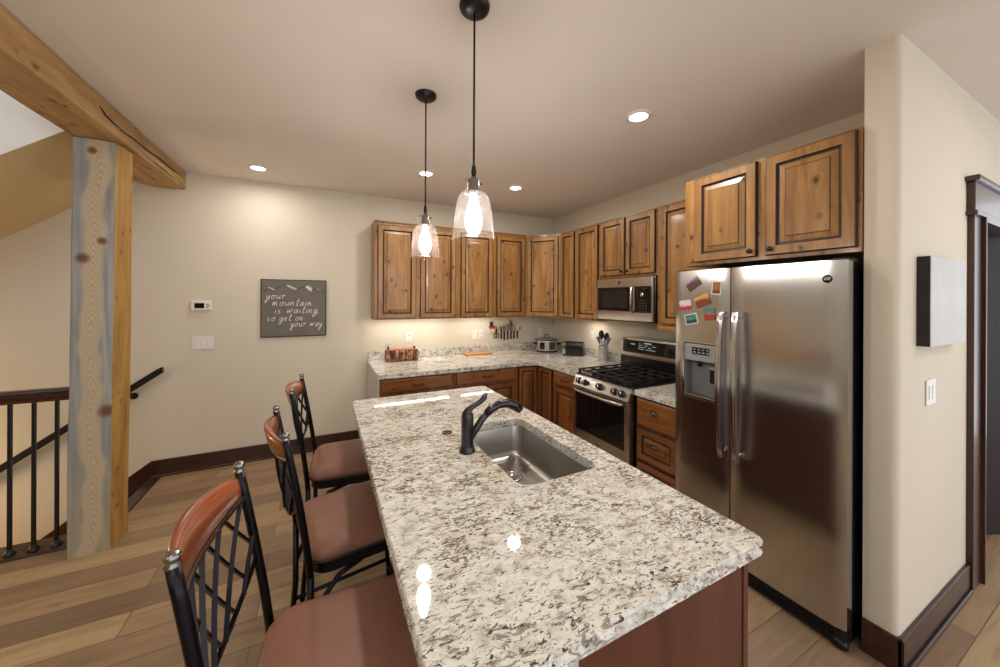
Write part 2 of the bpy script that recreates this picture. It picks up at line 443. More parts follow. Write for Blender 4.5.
# stub wall beside the refrigerator and on to the doorway
b = MB()
pts = [(3.37, 0.582), (3.37, 0.696), (2.233, 0.696), (2.233, 0.607)]
for k in range(1, 6):
    a = math.radians(180 + 90 * k / 5); pts.append((2.258 + 0.025 * math.cos(a), 0.607 + 0.025 * math.sin(a)))
b.prism(pts, 'z', 0, ZC)
b.box(3.37, 4.25, 0.582, 0.696, 2.09, ZC); b.box(4.25, 7.0, 0.582, 0.696, 0, ZC)
struct(b.obj('wall_front', 'wall_paint'))
b = MB(); b.box(5.4, 5.5, 0.70, 4.2, 0, ZC); struct(b.obj('wall_hall', 'wall_paint'))
b = MB(); b.box(-6.1, -6.0, -3.2, 4.2, -2.6, 5.0); struct(b.obj('wall_left', 'wall_paint'))
b = MB(); b.box(-6.0, -1.4, -3.3, -3.2, 0, 2.3); struct(b.obj('wall_daylight_block', 'wall_paint'))  # unseen half-height wall, added to keep daylight off the stairwell; open above
b = MB(); b.box(-6.0, X_BEAM[0] + 0.03, -3.2, 3.2, 4.6, 4.7); struct(b.obj('ceiling_vault', 'wall_white'))
# underside of the upper stair flight and its white side wall
SL = 0.765
def soff(x): return 2.055 + SL * (x + 2.266)
b = MB()
b.prism([(-4.6, soff(-4.6)), (-1.42, soff(-1.42)), (-1.42, 4.6), (-4.6, 4.6)], 'y', 3.22, YB)
o = struct(b.obj('wall_stairwell', ['wall_white', 'stair_shade_paint']))
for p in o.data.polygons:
    p.material_index = 1 if p.normal.z < -0.3 else 0  # underside takes the darker copy, its shade put into the colour
# stairs going down along the back wall
b = MB(); n = 9
pts = [(-1.365, -0.03)]
for i in range(n):
    x = -1.365 - 0.26 * i; pts += [(x, -0.19 * (i + 1)), (x - 0.26, -0.19 * (i + 1))]
pts += [(-1.365 - 0.26 * n, -0.19 * n - 0.25), (-1.365, -0.45)]
b.prism(pts, 'y', 3.40, YB)
struct(b.obj('stairs', 'floor_planks'))
b = MB(); b.box(-6.0, -1.35, 3.36, 3.40, -2.6, -0.005); struct(b.obj('wall_well', 'stair_shade_paint'))

# base boards and trim
def baseboard(name, x0, x1, y0, y1, shoe):
    b = MB(); b.box(x0, x1, y0, y1, 0, 0.150, 0.004)
    if shoe[0] == 'y': b.box(x0, x1, y0 - 0.014, y0, 0, 0.022, 0.006)
    else: b.box(x0 - 0.014, x0, y0, y1, 0, 0.022, 0.006)
    return struct(b.obj(name, 'walnut_trim'))
baseboard('baseboard_back', -1.372, 0.437, YB - 0.018, YB, 'y')
baseboard('baseboard_front', 2.215, 3.20, 0.564, 0.582, 'y')
b = MB(); b.box(2.215, 2.233, 0.564, 0.696, 0, 0.150, 0.004); struct(b.obj('baseboard_end', 'walnut_trim'))
b = MB()
b.prism([(-1.372, 0.150), (-1.372, -0.06), (-4.2, -0.06 - 2.1), (-4.2, 0.150 - 2.1)], 'y', YB - 0.018, YB)
struct(b.obj('trim_1', 'walnut_trim'))                      # skirt board going down the stairs
b = MB(); b.box(-1.385, -1.300, 3.42, YB - 0.02, -0.03, 0.012, 0.008); struct(b.obj('trim_2', 'walnut_trim'))   # stair nosing
b = MB(); b.box(-6.0, -1.425, 3.24, 3.42, -0.05, 0.014, 0.006); b.box(-6.0, -1.425, 3.405, 3.42, -0.24, -0.05); struct(b.obj('trim_3', 'walnut_trim'))   # edge board under the railing

# doorway at the right
b = MB()
b.box(3.21, 3.37, 0.556, 0.582, 0, 2.10, 0.004); b.box(3.355, 3.372, 0.54, 0.71, 0, 2.09, 0.003)
b.box(4.25, 4.41, 0.556, 0.582, 0, 2.10, 0.004)
b.box(3.19, 4.43, 0.550, 0.582, 2.10, 2.27, 0.004); b.box(3.16, 4.46, 0.530, 0.582, 2.27, 2.30, 0.006); b.box(3.175, 4.445, 0.540, 0.582, 2.085, 2.11, 0.005)
b.box(3.37, 4.25, 0.54, 0.71, 2.06, 2.09, 0.003)
struct(b.obj('trim_4', 'walnut_trim_vertical'))
door = bpy.data.objects.new('door_1', None); COL.objects.link(door); struct(door)
door.location = (4.19, 0.64, 0.0); door.rotation_euler = (0, 0, math.radians(180 - 27))
def panel_rings(b, x0, x1, z0, z1, t, frame=0.055, glaze=1, y0=0.0, raise_=0.0):
    """raised-panel face: front at -y, thickness t, groove faces get material `glaze`"""
    def R(i, y): return [(x0 + i, y, z0 + i), (x1 - i, y, z0 + i), (x1 - i, y, z1 - i), (x0 + i, y, z1 - i)]
    f = frame
    loops = [R(0, y0), R(0, y0 - t + 0.005), R(0.005, y0 - t), R(f, y0 - t), R(f + 0.005, y0 - t + 0.008), R(f + 0.009, y0 - t + 0.010),
             R(f + 0.015, y0 - t + 0.010), R(f + 0.042, y0 - t + 0.0035 - raise_), R(f + 0.046, y0 - t + 0.001 - raise_)]
    b.loft(loops, cap0=True, cap1=True, mats=[glaze, glaze, 0, glaze, glaze, glaze, 0, glaze] + [0])
    return b
b = MB(); b.box(0, 0.86, 0, 0.04, 0.008, 2.05, 0.002)
for (za, zb) in ((0.16, 0.95), (1.08, 1.92)):
    for (xa, xb) in ((0.11, 0.40), (0.46, 0.75)):
        panel_rings(b, xa, xb, za, zb, 0.008, 0.02, 0, 0.0)
        panel_rings(b, xa, xb, za, zb, 0.008, 0.02, 0, 0.0)
b.obj('door_leaf', 'door_wood', door)
b = MB()
for s in (-1, 1):
    yy = 0.02 + s * 0.02
    b.cyl((0.80, yy, 0.96), (0.80, yy + s * 0.05, 0.96), 0.010, 10); b.ball((0.80, yy + s * 0.058, 0.96), 0.026, 14)
b.obj('door_knob', 'oil_bronze', door)
b = MB(); b.prism([(0, 0), (0.10, 0), (0, 0.045)], 'y', -0.02, 0.02)
tag(b.obj('door_stop', 'yellow_rubber', loc=(3.93, 0.67, 0.0), rot=(0, 0, math.radians(150))), 'small yellow wedge door stop on floor at dark door', 'door stop')

# ------------------------------------------------------------------ timber post and beam
b = MB(); hw = 0.104
loops = []
for i in range(41):
    z = 2.60 * i / 40
    L = []
    for (x, y) in rrect(-hw, hw, -hw, hw, 0.012, 2, 2):
        k = 0.006 * (noise.noise((x * 4, y * 4, z * 3)))
        ch = 0.022 if (x > 0 and y < 0 and abs(x) + abs(y) > 0.19) else 0.0
        L.append((x * (1 + k * 5) - ch * 0.6 + 0.020 * z / 2.6, y * (1 + k * 5) + ch * 0.4, z))
    loops.append(L)
b.loft(loops, cap0=True, cap1=True)
post = b.obj('timber_post', ['timber_weathered', 'timber_gold'], loc=(-1.307, 3.212, 0.0))
for p in post.data.polygons:
    p.material_index = 0 if (p.normal.y < -0.75) else 1
tag(post, 'square rough timber post, grey weathered front and golden side, standing by the stair railing', 'post')
b = MB(); loops = []
for i in range(61):
    y = -3.1 + (YB - 0.004 + 3.1) * i / 60
    L = []
    for (x, z) in rrect(X_BEAM[0], X_BEAM[1], 2.604, ZC - 0.002, 0.010, 2, 2):
        k = 0.008 * noise.noise((x * 5, y * 1.7, z * 5))
        L.append((x + k, y, min(z + (k if z < 2.7 else 0), ZC - 0.001)))
    loops.append(L)
b.loft(loops, cap0=True, cap1=True)
beam = b.obj('timber_beam', ['timber', 'glaze'])
tag(beam, 'long rough-sawn brown timber beam lying on the post under the ceiling edge', 'beam')
b = MB()   # drying cracks along the face of the beam
def crack(pts, w):
    path = [(X_BEAM[1] + 0.006, y, z) for y, z in pts]
    b.tube(path, [w * (0.25 if i in (0, len(pts) - 1) else 1) for i in range(len(pts))], 5)
crack([(3.02, 2.655), (3.2, 2.672), (3.45, 2.675), (3.62, 2.69), (3.9, 2.688), (4.12, 2.70)], 0.006)
crack([(2.80, 2.70), (2.86, 2.672), (2.95, 2.665), (3.08, 2.668)], 0.006)
crack([(3.5, 2.625), (3.7, 2.63), (3.95, 2.622)], 0.004)
b.obj('crack', 'glaze', beam)

# ------------------------------------------------------------------ stair railing and wall handrail
rail = thing('stair_railing', 'stair railing of dark wood rail over black metal balusters beside the post', 'railing', (-1.42, 3.30, 0))
b = MB(); b.box(-3.2, 0.0, -0.035, 0.035, 0.965, 1.025, 0.014, 3); b.box(-3.2, 0.0, -0.022, 0.022, 0.945, 0.967, 0.004); b.obj('top_rail', 'rail_wood', rail)
for i in range(8):
    x = -0.116 - 0.100 * i
    b = MB(); b.box(x - 0.0085, x + 0.0085, -0.0085, 0.0085, 0.012, 0.95, 0.002)
    bal = b.obj('baluster', 'black_metal', rail)
    b = MB(); b.lathe([(0.0, 0.046), (0.013, 0.046), (0.017, 0.030), (0.027, 0.022), (0.027, 0.013)], 14, (x, 0, 0)); b.obj('shoe', 'black_metal', bal)
hr = thing('wall_handrail', 'black sloping handrail bracketed to the wall above the stairs', 'handrail', (-1.29, YB - 0.075, 0.965))
b = MB(); L = 3.0
b.tube([(0.0, 0, 0.0), (-0.10, 0, -0.073), (-L, 0, -L * 0.73)], 0.02, flat=(0.036, 0.05)); b.obj('bar', 'black_metal', hr)
for x in (-0.20, -1.25, -2.3):
    b = MB(); z = x * 0.73
    b.tube([(x, 0, z - 0.025), (x, 0.01, z - 0.06), (x, 0.055, z - 0.075)], 0.008, 8); b.cyl((x, 0.066, z - 0.075), (x, 0.074, z - 0.075), 0.028, 14); b.obj('bracket', 'black_metal', hr)
b = MB(); b.box(-0.004, 0.012, -0.02, 0.02, -0.027, 0.027, 0.003); b.obj('end_cap', 'iron', hr)

# ------------------------------------------------------------------ cabinets
def door_mesh(w, h, frame=0.048, t=0.021):
    b = MB(); return panel_rings(b, 0, w, 0, h, t, frame)
def add_door(parent, name, x0, x1, z0, z1, wd='alder', frame=0.049, y=0.0, knob=None, pull=None, flat=False, t=0.021):
    """door or drawer front lying on the plane y (local), facing -y"""
    if flat:
        b = MB()
        def R(i, yy): return [(i, yy, i), (x1 - x0 - i, yy, i), (x1 - x0 - i, yy, z1 - z0 - i), (i, yy, z1 - z0 - i)]
        b.loft([R(0, 0), R(0, -t + 0.006), R(0.007, -t), R(0.012, -t), R(0.015, -t - 0.001)], cap0=True, cap1=True, mats=[1, 0, 0, 0, 0])
    else: b = door_mesh(x1 - x0, z1 - z0, frame, t)
    d = b.obj(name, [wd, 'glaze'], parent, (x0, y, z0))
    if knob:
        k = MB(); kx, kz = knob[0] - x0, knob[1] - z0
        k.lathe([(0.0, 0.030), (0.009, 0.029), (0.014, 0.024), (0.015, 0.018), (0.008, 0.012), (0.006, 0.0), (0.010, 0.0)], 14)
        bmesh.ops.transform(k.bm, matrix=Matrix.Translation((kx, -t, kz)) @ Matrix.Rotation(PI / 2, 4, 'X'), verts=k.bm.verts)
        k.obj('knob', 'oil_bronze', d)
    if pull:
        k = MB(); px, pz, pw = pull[0] - x0, pull[1] - z0, pull[2] / 2
        k.tube([(px - pw, -t, pz), (px - pw + 0.004, -t - 0.022, pz), (px, -t - 0.030, pz - 0.003), (px + pw - 0.004, -t - 0.022, pz), (px + pw, -t, pz)], 0.0055, 8)
        k.obj('pull', 'oil_bronze', d)
    return d
def carcass(parent, w, d, z0, z1, wd, name='body', toe=0.0, lip=0.0):
    b = MB(); b.box(0, w, 0, d, z0 + lip, z1, 0.002)
    if lip: b.box(0, w, 0, 0.018, z0, z0 + lip + 0.01, 0.002); b.box(0, 0.016, 0.018, d, z0, z0 + lip + 0.01, 0.002); b.box(w - 0.016, w, 0.018, d, z0, z0 + lip + 0.01, 0.002)
    if toe: b.box(0.0, w, 0.06, d, 0.0, z0)
    return b.obj(name, wd, parent)

ZU0, ZU1 = 1.385, 2.425
# back run
UA = thing('wall_cabinet', 'two-door knotty wood wall cabinet at the end of the back run over the bark box', 'cabinet', (0.475, 3.90, 0), 0, 'wall cabinets')
carcass(UA, 0.942, 0.298, ZU0, ZU1, 'alder', lip=0.035)
b = MB(); b.box(-0.006, 0.942, -0.012, 0.29, ZU1, ZU1 + 0.014, 0.004); b.obj('top_moulding', 'alder_flat', UA)
add_door(UA, 'door', 0.030, 0.435, ZU0 + 0.012, ZU1 - 0.03); add_door(UA, 'door', 0.482, 0.892, ZU0 + 0.012, ZU1 - 0.03)
UB = thing('wall_cabinet', 'two-door knotty wood wall cabinet over the knife rack', 'cabinet', (1.418, 3.90, 0), 0, 'wall cabinets')
carcass(UB, 0.902, 0.298, ZU0, ZU1, 'alder', lip=0.035)
b = MB(); b.box(0.0, 0.902, -0.012, 0.29, ZU1, ZU1 + 0.014, 0.004); b.obj('top_moulding', 'alder_flat', UB)
add_door(UB, 'door', 0.018, 0.425, ZU0 + 0.012, ZU1 - 0.03); add_door(UB, 'door', 0.485, 0.885, ZU0 + 0.012, ZU1 - 0.03)
# corner, set on the diagonal
DP, DQ = Vector((2.326, 3.90)), Vector((2.603, 3.524))
ang = math.atan2(DQ.y - DP.y, DQ.x - DP.x); dl = (DQ - DP).length
UC = thing('corner_wall_cabinet', 'diagonal one-door corner wall cabinet above the slow cooker', 'cabinet', (DP.x, DP.y, 0), ang, 'wall cabinets')
inv = Matrix.Rotation(-ang, 2)
def loc2(x, y): q = inv @ (Vector((x, y)) - DP); return (q.x, q.y)
poly = [(0, 0), (dl, 0), loc2(XR - 0.002, 3.524), loc2(XR - 0.002, YB - 0.002), loc2(2.326, YB - 0.002)]
b = MB(); b.prism(poly, 'z', ZU0, ZU1); b.obj('body', 'alder', UC)
add_door(UC, 'door', 0.028, dl - 0.03, ZU0 + 0.012, ZU1 - 0.03)
# right run (faces -x): local x runs towards the camera
RZ = -PI / 2
def right_unit(name, label, y_far, y_near, x_face, group='wall cabinets', cat='cabinet'):
    return thing(name, label, cat, (x_face, y_far, 0), RZ, group), y_far - y_near
XU = 2.603
u, w = right_unit('wall_cabinet', 'very narrow single-door wall cabinet between corner cabinet and the microwave', 3.522, 3.236, XU)
carcass(u, w, 0.36, ZU0, ZU1, 'alder'); add_door(u, 'door', 0.016, w - 0.016, ZU0 + 0.012, ZU1 - 0.02, frame=0.042)
u, w = right_unit('wall_cabinet', 'tall single-door wall cabinet directly beside the microwave, corner side', 3.234, 2.838, XU)
carcass(u, w, 0.36, ZU0, ZU1, 'alder'); add_door(u, 'door', 0.022, w - 0.018, ZU0 + 0.012, ZU1 - 0.02)
u, w = right_unit('wall_cabinet', 'short two-door wall cabinet above the microwave with two dark knobs', 2.836, 2.122, XU)
carcass(u, w, 0.36, 1.826, ZU1, 'alder')
add_door(u, 'door', 0.016, 0.350, 1.850, ZU1 - 0.02, knob=(0.322, 1.885)); add_door(u, 'door', 0.366, 0.700, 1.850, ZU1 - 0.02, knob=(0.394, 1.885))
u, w = right_unit('wall_cabinet', 'tall wall cabinet half hidden behind the refrigerator cabinet', 2.120, 1.592, XU)
carcass(u, w, 0.36, ZU0, ZU1, 'alder'); add_door(u, 'door', 0.045, w - 0.02, ZU0 + 0.02, ZU1 - 0.02)
b = MB(); b.box(0.02, w, -0.032, 0.02, ZU0 - 0.045, ZU0, 0.006); b.obj('light_rail', 'alder_flat', u)
# refrigerator cabinet
FZ0, FZ1 = 1.838, 2.418
u, w = right_unit('refrigerator_cabinet', 'deep two-door cabinet above the stainless refrigerator', 1.588, 0.700, 2.222)
carcass(u, w, 0.74, FZ0, FZ1, 'alder')
add_door(u, 'door', 0.078, 0.452, FZ0 + 0.022, FZ1 - 0.012, frame=0.050, knob=(0.425, FZ0 + 0.055)); add_door(u, 'door', 0.500, 0.874, FZ0 + 0.022, FZ1 - 0.012, frame=0.050, knob=(0.527, FZ0 + 0.055))

# ---- base cabinets
CT, CU = 0.915, 0.875
YF, XF = 3.352, 2.170       # face planes of the base cabinets
def base_back(x0, x1, label):
    return thing('base_cabinet', label, 'cabinet', (x0, YF, 0), 0, 'base cabinets'), x1 - x0
u, w = base_back(0.452, 1.166, 'base cabinet under the bark box, wide drawer over doors, at the open counter end')
carcass(u, w, YB - YF - 0.002, 0.10, CU, 'alder_dark', toe=1)
b = MB(); b.box(-0.012, 0.0, -0.0, YB - YF - 0.002, 0.0, CU, 0.001); b.obj('end_panel', 'lavender_paint', u)
add_door(u, 'drawer', 0.022, w - 0.02, 0.742, 0.862, 'alder_dark_flat', flat=True, pull=(0.35, 0.80, 0.10))
for xa, xb in ((0.022, w / 2 - 0.006), (w / 2 + 0.006, w - 0.02)): add_door(u, 'door', xa, xb, 0.13, 0.715, 'alder_dark', knob=None)
u, w = base_back(1.168, 1.888, 'base cabinet between bark-box cabinet and corner, drawer over raised-panel doors')
carcass(u, w, YB - YF - 0.002, 0.10, CU, 'alder_dark', toe=1)
add_door(u, 'drawer', 0.022, w - 0.02, 0.742, 0.862, 'alder_dark_flat', flat=True, pull=(0.36, 0.805, 0.10))
for xa, xb in ((0.022, w / 2 - 0.006), (w / 2 + 0.006, w - 0.02)): add_door(u, 'door', xa, xb, 0.13, 0.715, 'alder_dark')
# corner: two narrow doors meeting in the inside corner
u = thing('corner_base_cabinet', 'inside-corner base cabinet with two narrow doors at right angles', 'cabinet', (1.890, YF, 0), 0, 'base cabinets')
b = MB(); dx = XF - 1.890
b.prism([(0, 0), (dx, 0), (dx, 3.040 - YF), (XR - 1.892, 3.040 - YF), (XR - 1.892, YB - YF - 0.002), (0, YB - YF - 0.002)], 'z', 0.10, CU)
b.obj('body', 'alder_dark', u)
add_door(u, 'door', 0.018, dx - 0.032, 0.13, 0.862, 'alder_dark', frame=0.042)
d = add_door(u, 'door', 0.0, 0.250, 0.13, 0.862, 'alder_dark', frame=0.042)
d.rotation_euler = (0, 0, RZ); d.location = (dx, -0.036, 0.13)
def base_right(y_far, y_near, label):
    return thing('base_cabinet', label, 'cabinet', (XF, y_far, 0), RZ, 'base cabinets'), y_far - y_near
u, w = base_right(3.038, 2.632, 'narrow base cabinet beside the range, one drawer over one door')
carcass(u, w, XR - XF - 0.002, 0.10, CU, 'alder_dark', toe=1)
add_door(u, 'drawer', 0.018, w - 0.018, 0.735, 0.862, 'alder_dark_flat', flat=True, pull=(w / 2, 0.80, 0.09)); add_door(u, 'door', 0.018, w - 0.018, 0.13, 0.710, 'alder_dark')
u, w = base_right(1.955, 1.592, 'three-drawer base cabinet between range and refrigerator with dark cup pulls')
carcass(u, w, XR - XF - 0.002, 0.10, CU, 'alder_dark', toe=1)
def cup(par, x, z, x0, z0, t=0.021):
    k = MB(); n = 9; loops = []
    for i in range(5):
        a = math.radians(90 * i / 4); r = 0.030
        loops.append([(x - x0 + 0.030 * math.cos(math.radians(180 * j / (n - 1))) * 1.0, -t - 0.022 * math.sin(a) * math.sin(math.radians(180 * j / (n - 1))) - 0.001, z - z0 + 0.016 * math.cos(a)) for j in range(n)])
    k.loft(loops, closed=False, smooth=True)
    k.box(x - x0 - 0.033, x - x0 + 0.033, -t - 0.003, -t, z - z0 + 0.008, z - z0 + 0.020, 0.001)
    k.obj('pull', 'oil_bronze', par)
d = add_door(u, 'drawer', 0.020, w - 0.002, 0.655, 0.858, 'alder_dark_flat', flat=True); cup(d, 0.180, 0.775, 0.020, 0.655)
d = add_door(u, 'drawer', 0.020, w - 0.002, 0.400, 0.635, 'alder_dark_flat', frame=0.045); cup(d, 0.180, 0.53, 0.020, 0.400)
d = add_door(u, 'drawer', 0.020, w - 0.002, 0.130, 0.380, 'alder_dark_flat', frame=0.045); cup(d, 0.180, 0.28, 0.020, 0.130)

# ------------------------------------------------------------------ granite worktops
def chisel_loop(pts, z, amp, seed):
    out = []
    n = len(pts)
    for i, (x, y) in enumerate(pts):
        px, py = pts[i - 1]; qx, qy = pts[(i + 1) % n]
        tx, ty = qx - px, qy - py; l = math.hypot(tx, ty) or 1
        k = amp * noise.noise((x * 30 + seed, y * 30, z * 60))
        out.append((x + ty / l * k, y - tx / l * k, z))
    return out
def densify(pts, step):
    out = []
    for i, p in enumerate(pts):
        q = pts[(i + 1) % len(pts)]; d = math.hypot(q[0] - p[0], q[1] - p[1]); k = max(1, int(d / step))
        out += [(p[0] + (q[0] - p[0]) * j / k, p[1] + (q[1] - p[1]) * j / k) for j in range(k)]
    return out
# back and right worktop with back splash strip
b = MB()
outl = densify([(0.437, YB - 0.002), (0.437, 3.325), (2.075, 3.325), (2.143, 3.255), (2.143, 2.628), (XR - 0.002, 2.628), (XR - 0.002, YB - 0.002)], 0.02)
b.loft([[(x, y, CT) for x, y in outl], chisel_loop(outl, CT - 0.004, 0.003, 1), chisel_loop(outl, CT - 0.018, 0.008, 2), chisel_loop(outl, CT - 0.032, 0.006, 3), [(x, y, CU + 0.001) for x, y in outl]], cap0=True, cap1=True)
tag(b.obj('worktop', 'granite'), 'granite worktop running into the corner under the wall cabinets', 'worktop', 'granite worktops')
b = MB(); b.box(0.445, XR - 0.032, YB - 0.028, YB - 0.002, CT + 0.0005, 1.012, 0.003); tag(b.obj('backsplash', 'granite'), 'long low granite backsplash strip along the back wall', 'backsplash')
b = MB(); b.box(XR - 0.030, XR - 0.002, 2.64, YB - 0.002, CT + 0.0005, 1.012, 0.003); tag(b.obj('backsplash', 'granite'), 'short low granite backsplash strip between corner and range', 'backsplash')
b = MB()
outl = densify([(2.143, 1.958), (2.143, 1.590), (XR - 0.002, 1.590), (XR - 0.002, 1.958)], 0.02)
b.loft([[(x, y, CT) for x, y in outl], chisel_loop(outl, CT - 0.004, 0.003, 1), chisel_loop(outl, CT - 0.018, 0.008, 2), [(x, y, CU + 0.001) for x, y in outl]], cap0=True, cap1=True)
tag(b.obj('worktop', 'granite'), 'short piece of granite worktop between the range and refrigerator', 'worktop', 'granite worktops')

# ---- island
IX0, IX1, IY0, IY1 = 0.171, 1.155, 0.563, 2.578
isl = thing('kitchen_island', 'island base cabinet with reddish brown end panel under the big granite top', 'island', (0, 0, 0))
b = MB(); b.box(0.50, 1.085, 0.63, 2.53, 0.09, CU - 0.002); b.box(0.53, 1.05, 0.65, 2.5, 0.0, 0.09); body = b.obj('body', 'cherry_panel', isl)
b = MB(); b.box(0.492, 1.112, 0.596, 0.618, 0.0, CU - 0.001, 0.001); b.obj('end_panel', 'cherry_panel', isl)
b = MB(); b.box(1.095, 1.118, 0.592, 0.632, 0.0, CU - 0.001, 0.002); b.obj('corner_post', 'cherry_panel', isl)
b = MB(); b.box(0.440, 0.491, 0.594, 2.54, 0.0, CU - 0.001, 0.001); b.obj('knee_wall', 'lavender_paint', isl)
for i in range(3):
    ya = 0.66 + 0.62 * i
    b = MB(); panel_rings(b, 0, 0.58, 0, 0.70, 0.02, 0.06, 0)
    b.obj('door', 'cherry_panel', isl, (1.086, ya, 0.12), (0, 0, PI / 2))
b = MB()
oi = rrect(IX0, IX1, IY0, IY1, 0.030, 5, 60)
SX0, SX1, SY0, SY1 = 0.655, 1.030, 1.118, 1.792
ii = rrect(SX0, SX1, SY0, SY1, 0.055, 5, 60)
z = CT
b.loft([[(x, y, CU) for x, y in ii], [(x, y, z - 0.003) for x, y in ii], [(x, y, z) for x, y in rrect(SX0 - 0.003, SX1 + 0.003, SY0 - 0.003, SY1 + 0.003, 0.057, 5, 60)],
        [(x, y, z) for x, y in rrect(IX0 + 0.004, IX1 - 0.004, IY0 + 0.004, IY1 - 0.004, 0.028, 5, 60)],
        chisel_loop(oi, z - 0.004, 0.003, 5), chisel_loop(oi, z - 0.014, 0.010, 6), chisel_loop(oi, z - 0.026, 0.010, 7), chisel_loop(oi, z - 0.036, 0.004, 8),
        [(x, y, CU) for x, y in oi], [(x, y, CU) for x, y in ii]])
bmesh.ops.remove_doubles(b.bm, verts=b.bm.verts, dist=1e-6)
tag(b.obj('island_worktop', 'granite'), 'large speckled granite island top with rough chiselled edge and sink cutout', 'worktop', 'granite worktops')
# sink
snk = thing('sink', 'stainless steel undermount sink set into the granite island top', 'sink', ((SX0 + SX1) / 2, (SY0 + SY1) / 2, 0.70))
hx, hy = (SX1 - SX0) / 2, (SY1 - SY0) / 2
def rl(i, z, r): return [(x, y, z) for x, y in rrect(-hx + i, hx - i, -hy + i, hy - i, r, 6, 2)]
b = MB(); zt = CU - 0.70 - 0.001
b.loft([rl(-0.03, zt, 0.08), rl(-0.002, zt, 0.057), rl(0.0, zt - 0.004, 0.055), rl(0.006, 0.035, 0.052), rl(0.012, 0.016, 0.048), rl(0.026, 0.004, 0.04), rl(0.05, 0.0, 0.03)], cap1=True, smooth=True)
b.obj('bowl', 'stainless_sink', snk)
b = MB(); b.lathe([(0.055, 0.0005), (0.055, 0.004), (0.045, 0.005), (0.036, -0.001), (0.0, -0.001)], 24); b.obj('drain', 'chrome', snk, (0.02, 0.12, 0.0015))
# open the island body so that the sink hangs in a real hollow
def cut_box(o, x0, x1, y0, y1, z0):
    me = o.data; bm = bmesh.new()
    def q(*p): return [bm.verts.new(v) for v in p]
    X0, X1, Y0, Y1, Z0, Z1 = 0.50, 1.085, 0.63, 2.53, 0.09, CU - 0.002
    out = [(X0, Y0), (X1, Y0), (X1, Y1), (X0, Y1)]; inn = [(x0, y0), (x1, y0), (x1, y1), (x0, y1)]
    loops = [[(x, y, Z0) for x, y in out], [(x, y, Z1) for x, y in out], [(x, y, Z1) for x, y in inn], [(x, y, z0) for x, y in inn]]
    vs = [[bm.verts.new(p) for p in L] for L in loops]
    for i in range(3):
        for j in range(4): bm.faces.new((vs[i][j], vs[i][(j + 1) % 4], vs[i + 1][(j + 1) % 4], vs[i + 1][j]))
    bm.faces.new(list(reversed(vs[0]))); bm.faces.new(vs[3])
    bmesh.ops.recalc_face_normals(bm, faces=bm.faces)
    bm.to_mesh(me); bm.free()
cut_box(body, SX0 - 0.05, SX1 + 0.05, SY0 - 0.05, SY1 + 0.05, 0.60)
# faucet
fc = thing('faucet', 'dark bronze single-lever pull-out faucet standing by the sink', 'faucet', (0.585, 1.492, CT), math.radians(8))
b = MB(); b.lathe([(0.0, 0.0), (0.037, 0.0), (0.038, 0.006), (0.033, 0.014), (0.0325, 0.022), (0.030, 0.026)], 24); b.obj('base', 'oil_bronze', fc)
b = MB(); b.lathe([(0.0295, 0.024), (0.0275, 0.05), (0.028, 0.10), (0.0285, 0.140), (0.0275, 0.150), (0.028, 0.157), (0.025, 0.172), (0.014, 0.183), (0.0, 0.185)], 24); b.obj('body', 'oil_bronze', fc)
b = MB(); b.tube([(-0.010, 0.002, 0.165), (0.002, 0.0, 0.185), (0.025, -0.004, 0.202), (0.062, -0.008, 0.218), (0.084, -0.010, 0.234), (0.092, -0.010, 0.256)], [0.020, 0.0165, 0.012, 0.012, 0.014, 0.009], 12); b.obj('lever', 'oil_bronze', fc)
b = MB(); b.tube([(0.015, -0.004, 0.06), (0.042, -0.008, 0.098), (0.070, -0.01, 0.135), (0.098, -0.012, 0.160)], [0.016, 0.017, 0.0165, 0.0165], 14); b.obj('spout', 'oil_bronze', fc)
b = MB(); b.tube([(0.098, -0.012, 0.160), (0.122, -0.014, 0.178), (0.160, -0.016, 0.191), (0.205, -0.018, 0.191), (0.245, -0.02, 0.177), (0.285, -0.022, 0.152)], [0.0185, 0.0205, 0.019, 0.021, 0.026, 0.023], 14); b.obj('spray_head', 'oil_bronze', fc)
tp = thing('soap_hole_cover', 'small dark ring cover in the granite behind the faucet', 'hole cover', (0.572, 1.745, CT))
b = MB(); b.lathe([(0.026, 0.0), (0.026, 0.005), (0.018, 0.006), (0.017, 0.002)], 20); b.obj('ring', 'oil_bronze', tp)
b = MB(); b.lathe([(0.010, 0.001), (0.009, 0.007), (0.0, 0.008)], 14); b.obj('button', 'oil_bronze', tp)

